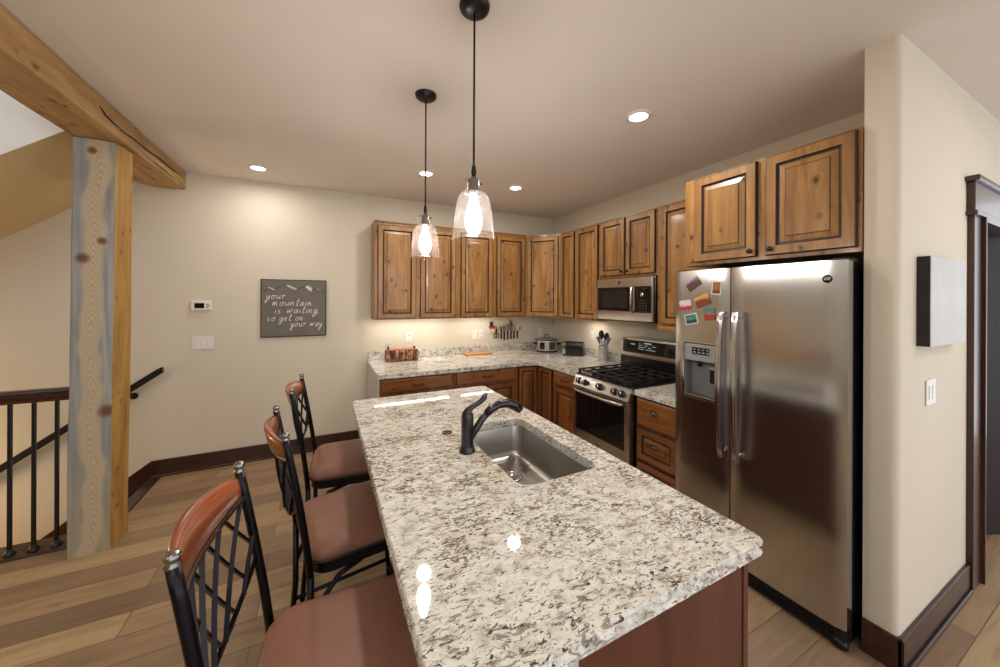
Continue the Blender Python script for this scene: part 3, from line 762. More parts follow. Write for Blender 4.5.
# ------------------------------------------------------------------ bar stools
def make_stool(loc, rz, label):
    t = thing('bar_stool', label, 'stool', loc, rz, 'bar stools at the island')
    # padded seat
    def sl(i, z):
        pts = []
        for (x, y) in rrect(-0.225 + i, 0.235 - i, -0.235 + i, 0.235 - i, max(0.02, 0.075 - i * 0.4), 6, 6):
            k = 1 - 0.10 * ((0.235 - x) / 0.46)        # narrower at the back
            pts.append((x, y * k, z))
        return pts
    b = MB()
    b.loft([sl(0.03, 0.612), sl(0.004, 0.614), sl(0.0, 0.630), sl(0.003, 0.648), sl(0.016, 0.664), sl(0.045, 0.674), sl(0.09, 0.680), sl(0.15, 0.683), sl(0.2, 0.684)], cap0=True, cap1=True, smooth=True)
    seat = b.obj('seat', 'leather', t)
    b = MB(); b.tube([(x, y, 0.622) for x, y, _ in sl(-0.001, 0)] + [sl(-0.001, 0.622)[0]], 0.004, 6); b.obj('piping', 'seat_piping', seat)
    b = MB()
    ring = [(x, y) for x, y, _ in sl(0.012, 0)]
    inner = [(x, y) for x, y, _ in sl(0.034, 0)]
    b.loft([[(x, y, 0.570) for x, y in ring], [(x, y, 0.611) for x, y in ring], [(x, y, 0.611) for x, y in inner], [(x, y, 0.570) for x, y in inner], [(x, y, 0.570) for x, y in ring]])
    b.obj('seat_frame', 'iron', t)
    # back posts run on into rear legs
    def post_pt(s, u):     # u 0 at seat, 1 at top
        return (-0.222 - 0.080 * u ** 1.25, s * (0.205 - 0.010 * u), 0.575 + 0.530 * u)
    for s in (-1, 1):
        b = MB(); b.tube([post_pt(s, u) for u in arc(0, 1, 9)], 0.0125, 12); p = b.obj('back_post', 'iron', t)
        b = MB(); tp_ = post_pt(s, 1)
        b.lathe([(0.0125, -0.004), (0.0145, 0.0), (0.010, 0.004), (0.0135, 0.011), (0.014, 0.017), (0.010, 0.024), (0.0, 0.027)], 14, tp_); b.obj('finial', 'nickel', p)
        b = MB(); b.tube([(-0.222, s * 0.205, 0.585), (-0.222, s * 0.207, 0.30), (-0.245, s * 0.215, 0.0)], 0.0125, 12); b.obj('leg', 'iron', t)
        b = MB(); b.tube([(0.195, s * 0.195, 0.575), (0.20, s * 0.20, 0.30), (0.225, s * 0.215, 0.0)], 0.0125, 12); b.obj('leg', 'iron', t)
        b = MB(); b.tube([(-0.222, s * 0.207, 0.39), (-0.19, s * 0.205, 0.47), (-0.12, s * 0.20, 0.545), (-0.03, s * 0.198, 0.572)], 0.010, 10); b.obj('brace', 'iron', t)
        b = MB(); b.tube([(-0.224, s * 0.208, 0.22), (0.205, s * 0.203, 0.22)], 0.009, 10); b.obj('stretcher', 'iron', t)
    for x in (-0.226, 0.206):
        b = MB(); b.tube([(x, -0.206, 0.19), (x, 0.206, 0.19)], 0.010, 10); b.obj('stretcher', 'iron', t)
    # curved back surface: s -1..1 across, z height
    def bp(s, z):
        u = (z - 0.575) / 0.530
        return Vector((-0.222 - 0.080 * max(u, 0) ** 1.25 - 0.036 * (1 - s * s), s * (0.205 - 0.010 * u), z))
    top = lambda s: 1.088 + 0.020 * (1 - s * s)
    bot = lambda s: 1.018 + 0.020 * s * s
    b = MB(); loops = []
    for s in arc(-0.985, 0.985, 25):
        L = []
        zt, zb = top(s), bot(s)
        nrm = Vector((-1, -s * 0.5, 0)).normalized()
        for (d, z) in ((-0.004, zb + 0.003), (0.0, zb), (0.008, zb), (0.016, zb + 0.004), (0.018, zb + 0.02), (0.021, zt - 0.02), (0.019, zt - 0.003), (0.014, zt + 0.001), (0.004, zt), (-0.004, zt - 0.006), (-0.006, (zt + zb) / 2)):
            L.append(bp(s, z) + nrm * d * (1 - 0.55 * s ** 4))
        loops.append(L)
    b.loft(loops, cap0=True, cap1=True, smooth=True); crest = b.obj('crest_rail', 'crest_wood', t)
    b = MB(); b.tube([bp(s, bot(s) - 0.005) for s in arc(-0.98, 0.98, 21)], 0.006, flat=(0.020, 0.010)); b.obj('crest_strip', 'nickel', crest)
    low = lambda s: 0.765 + 0.085 * (abs(s) ** 2.2)
    b = MB(); b.tube([bp(s, low(s)) for s in arc(-0.98, 0.98, 25)], 0.006, flat=(0.008, 0.012)); b.obj('lower_rail', 'iron', t)
    # crossing lattice bars clipped between lower rail and crest
    for sgn in (-1, 1):
        for k in range(-2, 3):
            pts = []
            for z in arc(0.74, 1.05, 60):
                s = (k * 0.46 + sgn * (z - 0.90) * 3.3)
                if abs(s) < 0.97 and low(s) <= z <= bot(s): pts.append(bp(s, z) + Vector((0.004 * sgn, 0, 0)))
            if len(pts) > 5:
                b = MB(); pts = pts[::max(1, len(pts) // 8)] + [pts[-1]]
                b.tube(pts, 0.0045, flat=(0.011, 0.006)); b.obj('lattice_bar', 'iron', t)
    return t
make_stool((0.064, 1.035, 0), math.radians(-5), 'bar stool closest to camera, orange wood crest rail and lattice back, brown leather seat')
make_stool((0.142, 1.705, 0), math.radians(10), 'middle bar stool of three at the island, its back seen edge-on')
make_stool((0.162, 2.335, 0), math.radians(-4), 'bar stool at the far island end by the sign wall')

# ------------------------------------------------------------------ lights of the room
def pendant(loc, label):
    t = thing('pendant_light', label, 'lamp', (loc[0], loc[1], ZC), 0, 'pendant lights over the island')
    b = MB(); b.lathe([(0.0, -0.030), (0.020, -0.029), (0.045, -0.024), (0.058, -0.014), (0.061, -0.002), (0.061, 0.0)], 28); b.obj('canopy', 'black_metal', t)
    b = MB(); b.cyl((0, 0, -0.655), (0, 0, -0.028), 0.0045, 8); b.tube([(0, 0, -0.675), (0, 0, -0.665), (0, 0, -0.640), (0, 0, -0.632)], [0.007, 0.011, 0.009, 0.005], 12); b.obj('cord', 'black_metal', t)
    b = MB(); b.lathe([(0.0, -0.672), (0.008, -0.674), (0.010, -0.682), (0.022, -0.690), (0.024, -0.700), (0.024, -0.732), (0.028, -0.736), (0.034, -0.742), (0.036, -0.750), (0.0, -0.750)], 24)
    b.cyl((0.020, 0, -0.700), (0.036, 0, -0.700), 0.005, 8); b.cyl((-0.035, 0, -0.695), (-0.020, 0, -0.695), 0.004, 8); b.obj('socket', 'nickel', t)
    prof = [(0.034, -0.738), (0.040, -0.741), (0.052, -0.750), (0.062, -0.768), (0.069, -0.795), (0.074, -0.830), (0.078, -0.870), (0.081, -0.905), (0.083, -0.925)]
    b = MB(); b.lathe(prof, 32); b.lathe([(0.083, -0.925), (0.0855, -0.927), (0.0835, -0.930), (0.0805, -0.927), (0.083, -0.925)], 32); b.obj('glass_shade', 'shade_glass', t)
    b = MB(); b.lathe([(0.013, -0.750), (0.014, -0.770), (0.022, -0.795), (0.030, -0.830), (0.033, -0.860), (0.029, -0.885), (0.016, -0.902), (0.0, -0.907)], 20); b.obj('bulb', 'bulb_glow', t)
    return t
pendant((0.530, 1.295), 'clear glass pendant light hanging closer to camera over the sink')
pendant((0.515, 1.983), 'clear glass pendant light hanging at the far end of the island')
for (x, y), lb in zip(CANS, ('round recessed ceiling light over the sign wall by the beam', 'round recessed ceiling light seen just behind the far pendant cord', 'round recessed ceiling light over the corner worktop', 'round recessed ceiling light in front of the refrigerator cabinet')):
    t = thing('recessed_light', lb, 'ceiling light', (x, y, ZC), 0, 'recessed ceiling lights')
    b = MB(); b.lathe([(0.052, -0.004), (0.056, -0.010), (0.074, -0.008), (0.078, 0.0)], 32); b.obj('trim_ring', 'white_plastic', t)
    b = MB(); b.lathe([(0.055, -0.008), (0.0, -0.009)], 32); b.obj('lens', 'lamp_lens', t)
for (x0, x1, y), lb in zip(STRIPS, ('slim light strip under the cabinet above the bark box', 'slim light strip under the cabinet above the knife rack')):
    t = thing('under_cabinet_light', lb, 'strip light', ((x0 + x1) / 2, y, ZU0 + 0.034), 0, 'under-cabinet lights')
    hw = (x1 - x0) / 2
    b = MB(); b.box(-hw - 0.01, hw + 0.01, -0.022, 0.022, -0.022, 0.0, 0.003); b.obj('housing', 'white_plastic', t)
    b = MB(); b.box(-hw, hw, -0.014, 0.014, -0.026, -0.0215, 0.001); b.obj('lens', 'strip_glow', t)

# ------------------------------------------------------------------ refrigerator
FXF, FY1, FY0 = 2.102, 1.583, 0.712
fr = thing('refrigerator', 'stainless steel side-by-side refrigerator with ice and water dispenser', 'refrigerator', (FXF, FY1, 0), RZ)
W = FY1 - FY0           # local x 0..W towards the camera, local y 0 = door front, + into the wall
b = MB(); b.box(0.005, W - 0.004, 0.075, 0.80, 0.03, 1.790, 0.004); b.obj('cabinet_body', 'black_enamel', fr)
b = MB()
b.box(0.01, W - 0.01, 0.030, 0.10, 0.012, 0.098, 0.006)
for i in range(5): b.box(0.05, W - 0.05, 0.024, 0.032, 0.024 + i * 0.014, 0.030 + i * 0.014)
b.obj('toe_grille', 'black_plastic', fr)
for x in (0.05, W - 0.035):
    b = MB(); b.lathe([(0.0, 0.0), (0.022, 0.0), (0.024, 0.02), (0.018, 0.035), (0.0, 0.04)], 16, (x, 0.045, 0.098 - 0.09), sx=1.5); b.obj('foot', 'black_plastic', fr)
def fridge_door(x0, x1, hole=None):
    """slightly crowned door front, optionally with a dispenser opening"""
    b = MB(); z0, z1 = 0.108, 1.797
    xs = sorted(set(arc(x0, x1, 13) + ([hole[0], hole[1]] if hole else []))); zs = sorted(set([z0, z1] + ([hole[2], hole[3]] if hole else [])))
    def front(x):
        u = (x - x0) / (x1 - x0) * 2 - 1
        e = max(0, abs(u) - 0.90) / 0.10
        return 0.006 * u * u + 0.014 * e * e
    g = {(i, j): b.bm.verts.new((x, front(x), z)) for i, x in enumerate(xs) for j, z in enumerate(zs)}
    for i in range(len(xs) - 1):
        for j in range(len(zs) - 1):
            if hole and xs[i] >= hole[0] - 1e-6 and xs[i + 1] <= hole[1] + 1e-6 and zs[j] >= hole[2] - 1e-6 and zs[j + 1] <= hole[3] + 1e-6: continue
            f = b.bm.faces.new((g[i, j], g[i + 1, j], g[i + 1, j + 1], g[i, j + 1])); f.smooth = True
    n, m_ = len(xs) - 1, len(zs) - 1
    rim = [g[i, 0].co.copy() for i in range(n + 1)] + [g[n, j].co.copy() for j in range(1, m_ + 1)] + [g[i, m_].co.copy() for i in range(n - 1, -1, -1)] + [g[0, j].co.copy() for j in range(m_ - 1, 0, -1)]
    b.loft([rim, [Vector((p.x, 0.068, p.z)) for p in rim]], cap1=True)
    if hole:
        h = [(hole[0], hole[2]), (hole[1], hole[2]), (hole[1], hole[3]), (hole[0], hole[3])]
        b.loft([[(x, front(x), z) for x, z in h], [(x, 0.060, z) for x, z in h]])
    return b
SPL = FY1 - 1.226
HOLE = (0.080, 0.292, 0.995, 1.338)
d1 = fridge_door(0.0, SPL - 0.003, HOLE).obj('freezer_door', 'stainless', fr)
d2 = fridge_door(SPL + 0.003, W).obj('fresh_food_door', 'stainless', fr)
b = MB()   # dispenser recess
x0, x1, z0, z1 = HOLE
b.box(x0 + 0.002, x1 - 0.002, 0.052, 0.060, z0 + 0.002, z1 - 0.002); b.box(x0 + 0.002, x0 + 0.008, 0.004, 0.055, z0, 1.235); b.box(x1 - 0.008, x1 - 0.002, 0.004, 0.055, z0, 1.235)
b.obj('dispenser_recess', 'recess_grey', d1)
b = MB(); b.box(x0 + 0.004, x1 - 0.004, -0.004, 0.050, 1.225, z1 - 0.006, 0.006); dp = b.obj('dispenser_panel', 'grey_plastic', d1)
b = MB(); b.box(x0 + 0.055, x1 - 0.045, -0.0065, -0.003, 1.268, 1.312, 0.002); b.obj('display', 'black_glass', dp)
b = MB()
for i in range(4): b.box(x0 + 0.066 + 0.028 * i, x0 + 0.082 + 0.028 * i, -0.0075, -0.006, 1.276, 1.286); b.box(x0 + 0.066 + 0.028 * i, x0 + 0.078 + 0.028 * i, -0.0075, -0.006, 1.295, 1.303)
b.obj('button', 'grey_plastic', dp)
b = MB(); b.box(0.222, 0.270, 0.030, 0.040, 1.085, 1.195, 0.004); pd = b.obj('paddle', 'grey_plastic', d1)
b = MB(); b.box(0.228, 0.264, 0.027, 0.031, 1.095, 1.180, 0.003); b.obj('paddle_face', 'black_plastic', pd)
b = MB(); b.cyl((0.16, 0.034, 1.228), (0.16, 0.034, 1.19), 0.012, 12); b.obj('spout', 'black_plastic', d1)
b = MB(); b.box(x0, x1, -0.010, 0.052, z0 - 0.006, z0 + 0.014, 0.005)
for i in range(8): b.box(x0 + 0.02 + i * 0.022, x0 + 0.034 + i * 0.022, 0.004, 0.044, z0 + 0.013, z0 + 0.017)
b.obj('drip_tray', 'chrome', d1)
b = MB()
for (xa, xb, za, zb) in ((x0 - 0.010, x0 + 0.003, z0 - 0.008, z1 + 0.008), (x1 - 0.003, x1 + 0.010, z0 - 0.008, z1 + 0.008)): b.box(xa, xb, -0.006, 0.006, za, zb, 0.003)
b.box(x0 - 0.010, x1 + 0.010, -0.004, 0.006, z1 - 0.002, z1 + 0.010, 0.003)
b.obj('dispenser_frame', 'chrome', d1)
def handle(xc, par):
    b = MB(); path = []
    for u in arc(0, 1, 17):
        z = 0.705 + (1.540 - 0.705) * u
        path.append((xc, -0.012 - 0.058 * math.sin(PI * min(1, max(0, u * 0.92 + 0.04))) ** 0.32, z))
    b.tube(path, 0.01, flat=(0.022, 0.030)); b.tube(path, 0.0145, 10)
    h = b.obj('handle', 'stainless', par)
    for z in (0.735, 1.510):
        b = MB(); b.box(xc - 0.010, xc + 0.009, -0.022, 0.006, z - 0.008, z + 0.008, 0.003)
        b.obj('handle_mount', 'chrome', h)
handle(SPL - 0.014, d1); handle(SPL + 0.066, d2)
b = MB()
bx, bz = FY1 - 0.780, 1.711
b.lathe([(0.0, 0.004), (0.017, 0.004), (0.019, 0.0)], 24)
bmesh.ops.transform(b.bm, matrix=Matrix.Translation((bx, 0.002, bz)) @ Matrix.Rotation(PI / 2, 4, 'X'), verts=b.bm.verts)
bd = b.obj('badge', 'black_enamel', d2)
def text(body, size, name, mat, parent, loc, rot, shear=0.0, align='CENTER', extrude=0.0006, sx=1.0):
    c = bpy.data.curves.new(name, 'FONT'); c.body = body; c.size = size; c.align_x = align; c.align_y = 'CENTER'; c.shear = shear; c.extrude = extrude
    c.materials.append(MATS[mat])
    tmp = bpy.data.objects.new('tmp', c); COL.objects.link(tmp); dg = bpy.context.evaluated_depsgraph_get(); dg.update()
    me = bpy.data.meshes.new_from_object(tmp.evaluated_get(dg)); bpy.data.objects.remove(tmp); bpy.data.curves.remove(c)
    o = bpy.data.objects.new(name, me); COL.objects.link(o); o.parent = parent; o.location = loc; o.rotation_euler = rot; o.scale = (sx, 1, 1)
    return o
text('GE', 0.020, 'lettering', 'chrome', bd, (bx, -0.003, bz), (PI / 2, 0, 0), 0.35)
for x in (0.04, W - 0.03):
    b = MB(); b.box(x - 0.03, x + 0.03, 0.02, 0.12, 1.790, 1.806, 0.004); b.obj('hinge_cover', 'black_plastic', fr)

# magnets on the freezer door (each its own thing)
for (y, z, w, h, tilt, mt, frame, lb) in (
        (1.451, 1.712, 0.095, 0.062, 32, 'magnet_lilac', None, 'lilac and brown landscape magnet tilted high on the freezer door'),
        (1.304, 1.683, 0.058, 0.082, -4, 'magnet_canyon', 'white_plastic', 'upright white-edged brown canyon magnet by the door gap'),
        (1.391, 1.604, 0.095, 0.068, 22, 'magnet_desert', None, 'sandy orange desert magnet tilted in the middle of the group'),
        (1.506, 1.577, 0.080, 0.062, 8, 'magnet_flowers', None, 'white magnet with red and pink flowers at door edge'),
        (1.346, 1.524, 0.066, 0.074, 5, 'magnet_town', None, 'square teal and orange magnet lowest towards the handles'),
        (1.464, 1.488, 0.085, 0.066, 14, 'magnet_river', 'white_plastic', 'teal white-bordered magnet lowest above the dispenser')):
    u_ = (FY1 - y) / (SPL - 0.003) * 2 - 1
    y -= 0.008; yf = FXF + 0.006 * u_ * u_ - 0.0006
    t = thing('fridge_magnet', lb, 'magnet', (yf, y, z), RZ, 'picture magnets on the freezer door')
    t.rotation_euler = (0, math.radians(0), RZ)
    b = MB(); b.box(-w / 2, w / 2, -0.004, 0.0, -h / 2, h / 2, 0.0008)
    o = b.obj('backing', frame or mt, t, rot=(0, math.radians(-tilt), 0))
    k = 0.006 if frame else 0.001
    b = MB(); b.box(-w / 2 + k, w / 2 - k, -0.0048, -0.0038, -h / 2 + k, h / 2 - k); b.obj('picture', mt, t, rot=(0, math.radians(-tilt), 0))

# ------------------------------------------------------------------ range
RF, RY1, RY0 = 2.085, 2.622, 1.962
rg = thing('gas_range', 'stainless gas range with black grates and black oven glass', 'range', (RF, RY1, 0), RZ)
W = RY1 - RY0
b = MB(); b.box(0.004, W - 0.004, 0.05, 0.84, 0.02, 0.905, 0.003); b.obj('body', 'black_enamel', rg)
b = MB(); b.box(0.02, W - 0.02, 0.02, 0.06, 0.13, 0.30, 0.006); b.box(0.06, W - 0.06, 0.002, 0.022, 0.25, 0.268, 0.006); b.obj('drawer', 'stainless', rg)
b = MB()
def R4(i, y, a, bb, c, d): return [(a + i, y, c + i), (bb - i, y, c + i), (bb - i, y, d - i), (a + i, y, d - i)]
b.loft([R4(0, 0.06, 0, W, 0.315, 0.815), R4(0, 0.012, 0, W, 0.315, 0.815), R4(0.008, 0.004, 0, W, 0.315, 0.815)], cap0=True, cap1=True)
od = b.obj('oven_door', 'stainless', rg)
b = MB(); b.box(0.042, W - 0.042, 0.0005, 0.006, 0.432, 0.782, 0.002); b.obj('window', 'black_glass', od)
b = MB(); b.tube([(0.035, 0.002, 0.795), (0.045, -0.040, 0.797), (0.13, -0.056, 0.797), (W / 2, -0.062, 0.797), (W - 0.13, -0.056, 0.797), (W - 0.045, -0.040, 0.797), (W - 0.035, 0.002, 0.795)], 0.0125, 12); b.obj('handle', 'stainless', od)
b = MB(); b.lathe([(0.0, 0.003), (0.015, 0.003), (0.017, 0.0)], 20); bmesh.ops.transform(b.bm, matrix=Matrix.Translation((W / 2, 0.003, 0.370)) @ Matrix.Rotation(PI / 2, 4, 'X'), verts=b.bm.verts)
bg = b.obj('badge', 'chrome', od); text('GE', 0.016, 'lettering', 'black_enamel', bg, (W / 2, -0.0008, 0.370), (PI / 2, 0, 0), 0.35)
b = MB(); b.prism([(0.0, 0.822), (0.06, 0.822), (0.06, 0.925), (0.040, 0.925), (0.032, 0.912)], 'x', 0.0, W)
b.obj('control_panel', 'stainless', rg)
for x in (0.075, 0.150, W / 2 + 0.005, W - 0.150, W - 0.075):
    b = MB(); b.lathe([(0.030, 0.0), (0.030, 0.006), (0.0245, 0.010), (0.022, 0.036), (0.018, 0.040), (0.0, 0.040)], 20)
    b.box(-0.006, 0.006, -0.022, 0.022, 0.036, 0.050, 0.003)
    bmesh.ops.transform(b.bm, matrix=Matrix.Translation((x, 0.0155, 0.866)) @ Matrix.Rotation(PI / 2 - 0.34, 4, 'X'), verts=b.bm.verts)
    k = b.obj('knob', 'black_plastic', rg)
    b = MB(); b.lathe([(0.0228, 0.030), (0.0195, 0.0405), (0.010, 0.0408)], 20); b.box(-0.0052, 0.0052, -0.021, 0.021, 0.0502, 0.0512)
    bmesh.ops.transform(b.bm, matrix=Matrix.Translation((x, 0.0155, 0.866)) @ Matrix.Rotation(PI / 2 - 0.34, 4, 'X'), verts=b.bm.verts)
    b.obj('knob_cap', 'chrome', k)
b = MB(); b.box(0.0, W, 0.036, 0.62, 0.905, 0.930, 0.006); ck = b.obj('cooktop', 'black_enamel', rg)
for (x, y, r) in ((0.16, 0.18, 0.045), (0.16, 0.46, 0.038), (W / 2, 0.32, 0.05), (W - 0.16, 0.18, 0.05), (W - 0.16, 0.46, 0.036)):
    b = MB(); b.lathe([(r + 0.012, 0.930), (r + 0.010, 0.936), (r, 0.940), (r, 0.950), (r - 0.008, 0.953), (0.0, 0.953)], 20, (x, y, 0)); b.obj('burner', 'cast_iron', ck)
third = (W - 0.03) / 3
for i in range(3):
    xa = 0.015 + third * i; xb = xa + third - 0.006
    b = MB()
    for yy in (0.055, 0.60): b.box(xa, xb, yy - 0.007, yy + 0.007, 0.953, 0.968, 0.002)
    for xx in (xa + 0.007, xb - 0.007, (xa + xb) / 2): b.box(xx - 0.006, xx + 0.006, 0.055, 0.60, 0.955, 0.969, 0.002)
    for yy in (0.18, 0.32, 0.46): b.box(xa, xb, yy - 0.006, yy + 0.006, 0.955, 0.970, 0.002)
    for xx in (xa + 0.008, xb - 0.008):
        for yy in (0.06, 0.32, 0.595): b.box(xx - 0.008, xx + 0.008, yy - 0.008, yy + 0.008, 0.930, 0.956)
    b.obj('grate', 'cast_iron', rg)
b = MB(); b.prism([(0.60, 0.905), (0.86, 0.905), (0.86, 1.225), (0.655, 1.225), (0.625, 1.12), (0.60, 1.06)], 'x', 0.0, W); bk = b.obj('backguard', 'black_enamel', rg)
def bgp(z): return 0.625 + (0.655 - 0.625) * (z - 1.12) / 0.105
b = MB()
b.box(-0.006, W + 0.004, 0.600, 0.640, 1.062, 1.098, 0.004); b.box(-0.004, W + 0.002, 0.640, 0.86, 1.212, 1.232, 0.004); b.box(-0.008, 0.018, 0.612, 0.86, 1.062, 1.230, 0.005); b.obj('backguard_frame', 'stainless', bk)
b = MB(); b.loft([[(0.02, 0.618, 1.098), (W - 0.004, 0.618, 1.098), (W - 0.004, 0.640, 1.212), (0.02, 0.640, 1.212)], [(0.02, 0.660, 1.098), (W - 0.004, 0.660, 1.098), (W - 0.004, 0.665, 1.212), (0.02, 0.665, 1.212)]], cap0=True, cap1=True)
pn = b.obj('display_panel', 'black_glass', bk)
b = MB()
rnd = random.Random(3)
for (xx, zz, w_, h_) in [(0.10, 1.172, 0.05, 0.008)] + [(0.20 + 0.022 * i, 1.135 + 0.018 * j, 0.013, 0.006) for i in range(9) for j in range(4) if rnd.random() < 0.75] + [(0.27, 1.190, 0.06, 0.012)]:
    yy = 0.618 + 0.022 * (zz - 1.098) / 0.114
    b.box(xx, xx + w_, yy - 0.0016, yy + 0.002, zz, zz + h_)
b.obj('display_marks', 'display_glow', pn)

# ------------------------------------------------------------------ microwave
MXF, MY1, MY0, MZ0, MZ1 = 2.558, 2.835, 2.126, 1.408, 1.822
mw = thing('microwave', 'stainless over-range microwave with black door window under wall cabinet', 'microwave', (MXF, MY1, 0), RZ)
W = MY1 - MY0
b = MB(); b.box(0.002, W - 0.002, 0.030, 0.40, MZ0, MZ1 - 0.002, 0.004); b.obj('body', 'black_enamel', mw)
b = MB(); b.box(0.0, W - 0.012, 0.004, 0.032, MZ0 + 0.004, MZ1 - 0.004, 0.006, 3); fp = b.obj('front_panel', 'stainless', mw)
b = MB(); b.box(0.016, 0.475, 0.0, 0.006, MZ0 + 0.092, MZ1 - 0.090, 0.003); b.obj('door_window', 'black_glass', fp)
b = MB(); b.box(0.080, 0.415, -0.0012, 0.001, MZ0 + 0.125, MZ1 - 0.125, 0.001); b.obj('window_screen', 'black_plastic', fp)
b = MB(); b.box(0.500, W - 0.026, 0.0, 0.006, MZ0 + 0.085, MZ1 - 0.088, 0.003); cp = b.obj('control_panel', 'black_glass', fp)
b = MB()
for i in range(3):
    for j in range(5): b.box(0.555 + 0.032 * i, 0.575 + 0.032 * i, -0.0012, 0.001, MZ0 + 0.100 + 0.022 * j, MZ0 + 0.108 + 0.022 * j)
b.box(0.60, 0.64, -0.0012, 0.001, MZ1 - 0.115, MZ1 - 0.104); b.obj('key', 'dark_grey', cp)
b = MB(); b.lathe([(0.020, 0.0), (0.020, 0.012), (0.016, 0.016), (0.0, 0.016)], 20); bmesh.ops.transform(b.bm, matrix=Matrix.Translation((0.592, 0.0, MZ1 - 0.165)) @ Matrix.Rotation(PI / 2, 4, 'X'), verts=b.bm.verts); b.obj('dial', 'chrome', cp)
b = MB(); b.tube([(0.487, 0.004, MZ0 + 0.090), (0.487, -0.026, MZ0 + 0.105), (0.487, -0.034, (MZ0 + MZ1) / 2), (0.487, -0.026, MZ1 - 0.100), (0.487, 0.004, MZ1 - 0.085)], 0.011, 12); b.obj('handle', 'stainless', fp)
b = MB(); b.lathe([(0.0, 0.003), (0.016, 0.003), (0.018, 0.0)], 20); bmesh.ops.transform(b.bm, matrix=Matrix.Translation((0.31, 0.004, MZ1 - 0.044)) @ Matrix.Rotation(PI / 2, 4, 'X'), verts=b.bm.verts)
bg = b.obj('badge', 'black_enamel', fp); text('GE', 0.016, 'lettering', 'chrome', bg, (0.31, 0.0005, MZ1 - 0.044), (PI / 2, 0, 0), 0.35)
b = MB(); b.box(0.03, W - 0.03, 0.05, 0.36, MZ0 - 0.008, MZ0 + 0.002, 0.003); b.obj('vent_plate', 'dark_grey', mw)

# ------------------------------------------------------------------ things on the worktop
bx = thing('bark_box', 'small rectangular bark-covered box with copper lid on the back worktop', 'box', (0.780, 4.015, CT))
b = MB(); loops = []
for z in arc(0.0, 0.125, 10):
    L = []
    for (x, y) in densify(rrect(-0.172, 0.172, -0.065, 0.065, 0.008, 2, 1), 0.012):
        k = 0.007 * noise.noise((x * 40, y * 40, z * 50)); L.append((x * (1 + k * 2), y * (1 + k * 8) , z))
    loops.append(L)
b.loft(loops, cap0=True, cap1=True); b.obj('body', 'bark', bx)
b = MB(); b.box(-0.150, 0.150, -0.056, 0.056, 0.124, 0.140, 0.004); b.obj('lid', 'copper', bx)
for (x, y) in ((-0.150, -0.03), (0.135, -0.03)):
    b = MB(); b.ball((x, y, 0.150), 0.013, 10); b.obj('knob', 'black_metal', bx)
b = MB()
for (dx, dz) in ((-0.016, 0.05), (0.014, 0.055), (-0.03, 0.02)): b.tube([(-0.150, -0.03, 0.150), (-0.150 + dx * 0.5, -0.035, 0.150 + dz * 0.5), (-0.150 + dx, -0.03, 0.150 + dz)], [0.005, 0.004, 0.002], 6)
b.obj('twig', 'bark', bx)
def slab(name, label, x0, x1, y0, y1, h, mat, rz=0.0, hole=False):
    cx, cy = (x0 + x1) / 2, (y0 + y1) / 2
    pts = rrect(x0 - cx, x1 - cx, y0 - cy, y1 - cy, 0.025, 5, 1)
    b = MB()
    def ins(i, z): return [(x, y, z) for x, y in rrect(x0 - cx + i, x1 - cx - i, y0 - cy + i, y1 - cy - i, 0.025 - i, 5, 1)]
    b.loft([ins(0.003, 0), ins(0, 0.003), ins(0, h - 0.003), ins(0.003, h)], cap0=True, cap1=True)
    if hole:
        b.lathe([(0.012, h + 0.0002), (0.008, h + 0.0015), (0.0, h + 0.001)], 16, ((x1 - x0) / 2 - 0.03, 0, 0))
    return tag(b.obj(name, mat, loc=(cx, cy, CT), rot=(0, 0, rz)), label, 'cutting board', 'cutting boards')
slab('cutting_board', 'orange-brown wooden cutting board lying flat on back worktop', 1.55, 1.90, 3.985, 4.135, 0.022, 'board_wood', 0.03)
slab('cutting_board', 'pale wooden cutting board lying flat below the knife rack', 1.985, 2.355, 3.965, 4.13, 0.014, 'board_pale', -0.02)
# slow cooker
sc = thing('slow_cooker', 'round stainless slow cooker with black base and glass lid in the corner', 'slow cooker', (2.660, 3.905, CT), math.radians(-33))
b = MB(); b.lathe([(0.0, 0.0), (0.135, 0.0), (0.142, 0.008), (0.142, 0.022), (0.138, 0.026)], 36, sy=0.85); b.obj('base', 'black_plastic', sc)
b = MB(); b.lathe([(0.139, 0.025), (0.143, 0.04), (0.144, 0.150), (0.146, 0.156), (0.140, 0.158)], 36, sy=0.85); bd = b.obj('body', 'chrome', sc)
b = MB(); b.lathe([(0.152, 0.156), (0.154, 0.162), (0.150, 0.168), (0.136, 0.168)], 36, sy=0.85); b.obj('rim', 'black_plastic', sc)
b = MB(); b.lathe([(0.144, 0.166), (0.130, 0.176), (0.080, 0.188), (0.0, 0.193)], 36, sy=0.85); ld = b.obj('lid', 'lid_glass', sc)
b = MB(); b.tube([(-0.032, 0, 0.190), (-0.030, 0, 0.215), (-0.016, 0, 0.228), (0.016, 0, 0.228), (0.030, 0, 0.215), (0.032, 0, 0.190)], 0.006, 8); b.obj('lid_handle', 'black_plastic', ld)
for s in (-1, 1):
    b = MB(); b.tube([(s * 0.142, -0.03, 0.105), (s * 0.172, -0.024, 0.112), (s * 0.172, 0.024, 0.112), (s * 0.142, 0.03, 0.105)], 0.010, 8); b.obj('handle', 'black_plastic', sc)
b = MB(); b.box(-0.092, -0.030, -0.130, -0.112, 0.045, 0.128, 0.004); b.obj('control_panel', 'black_glass', sc)
b = MB(); b.box(0.030, 0.105, -0.128, -0.090, 0.040, 0.135, 0.004); b.obj('badge_plate', 'black_plastic', sc)
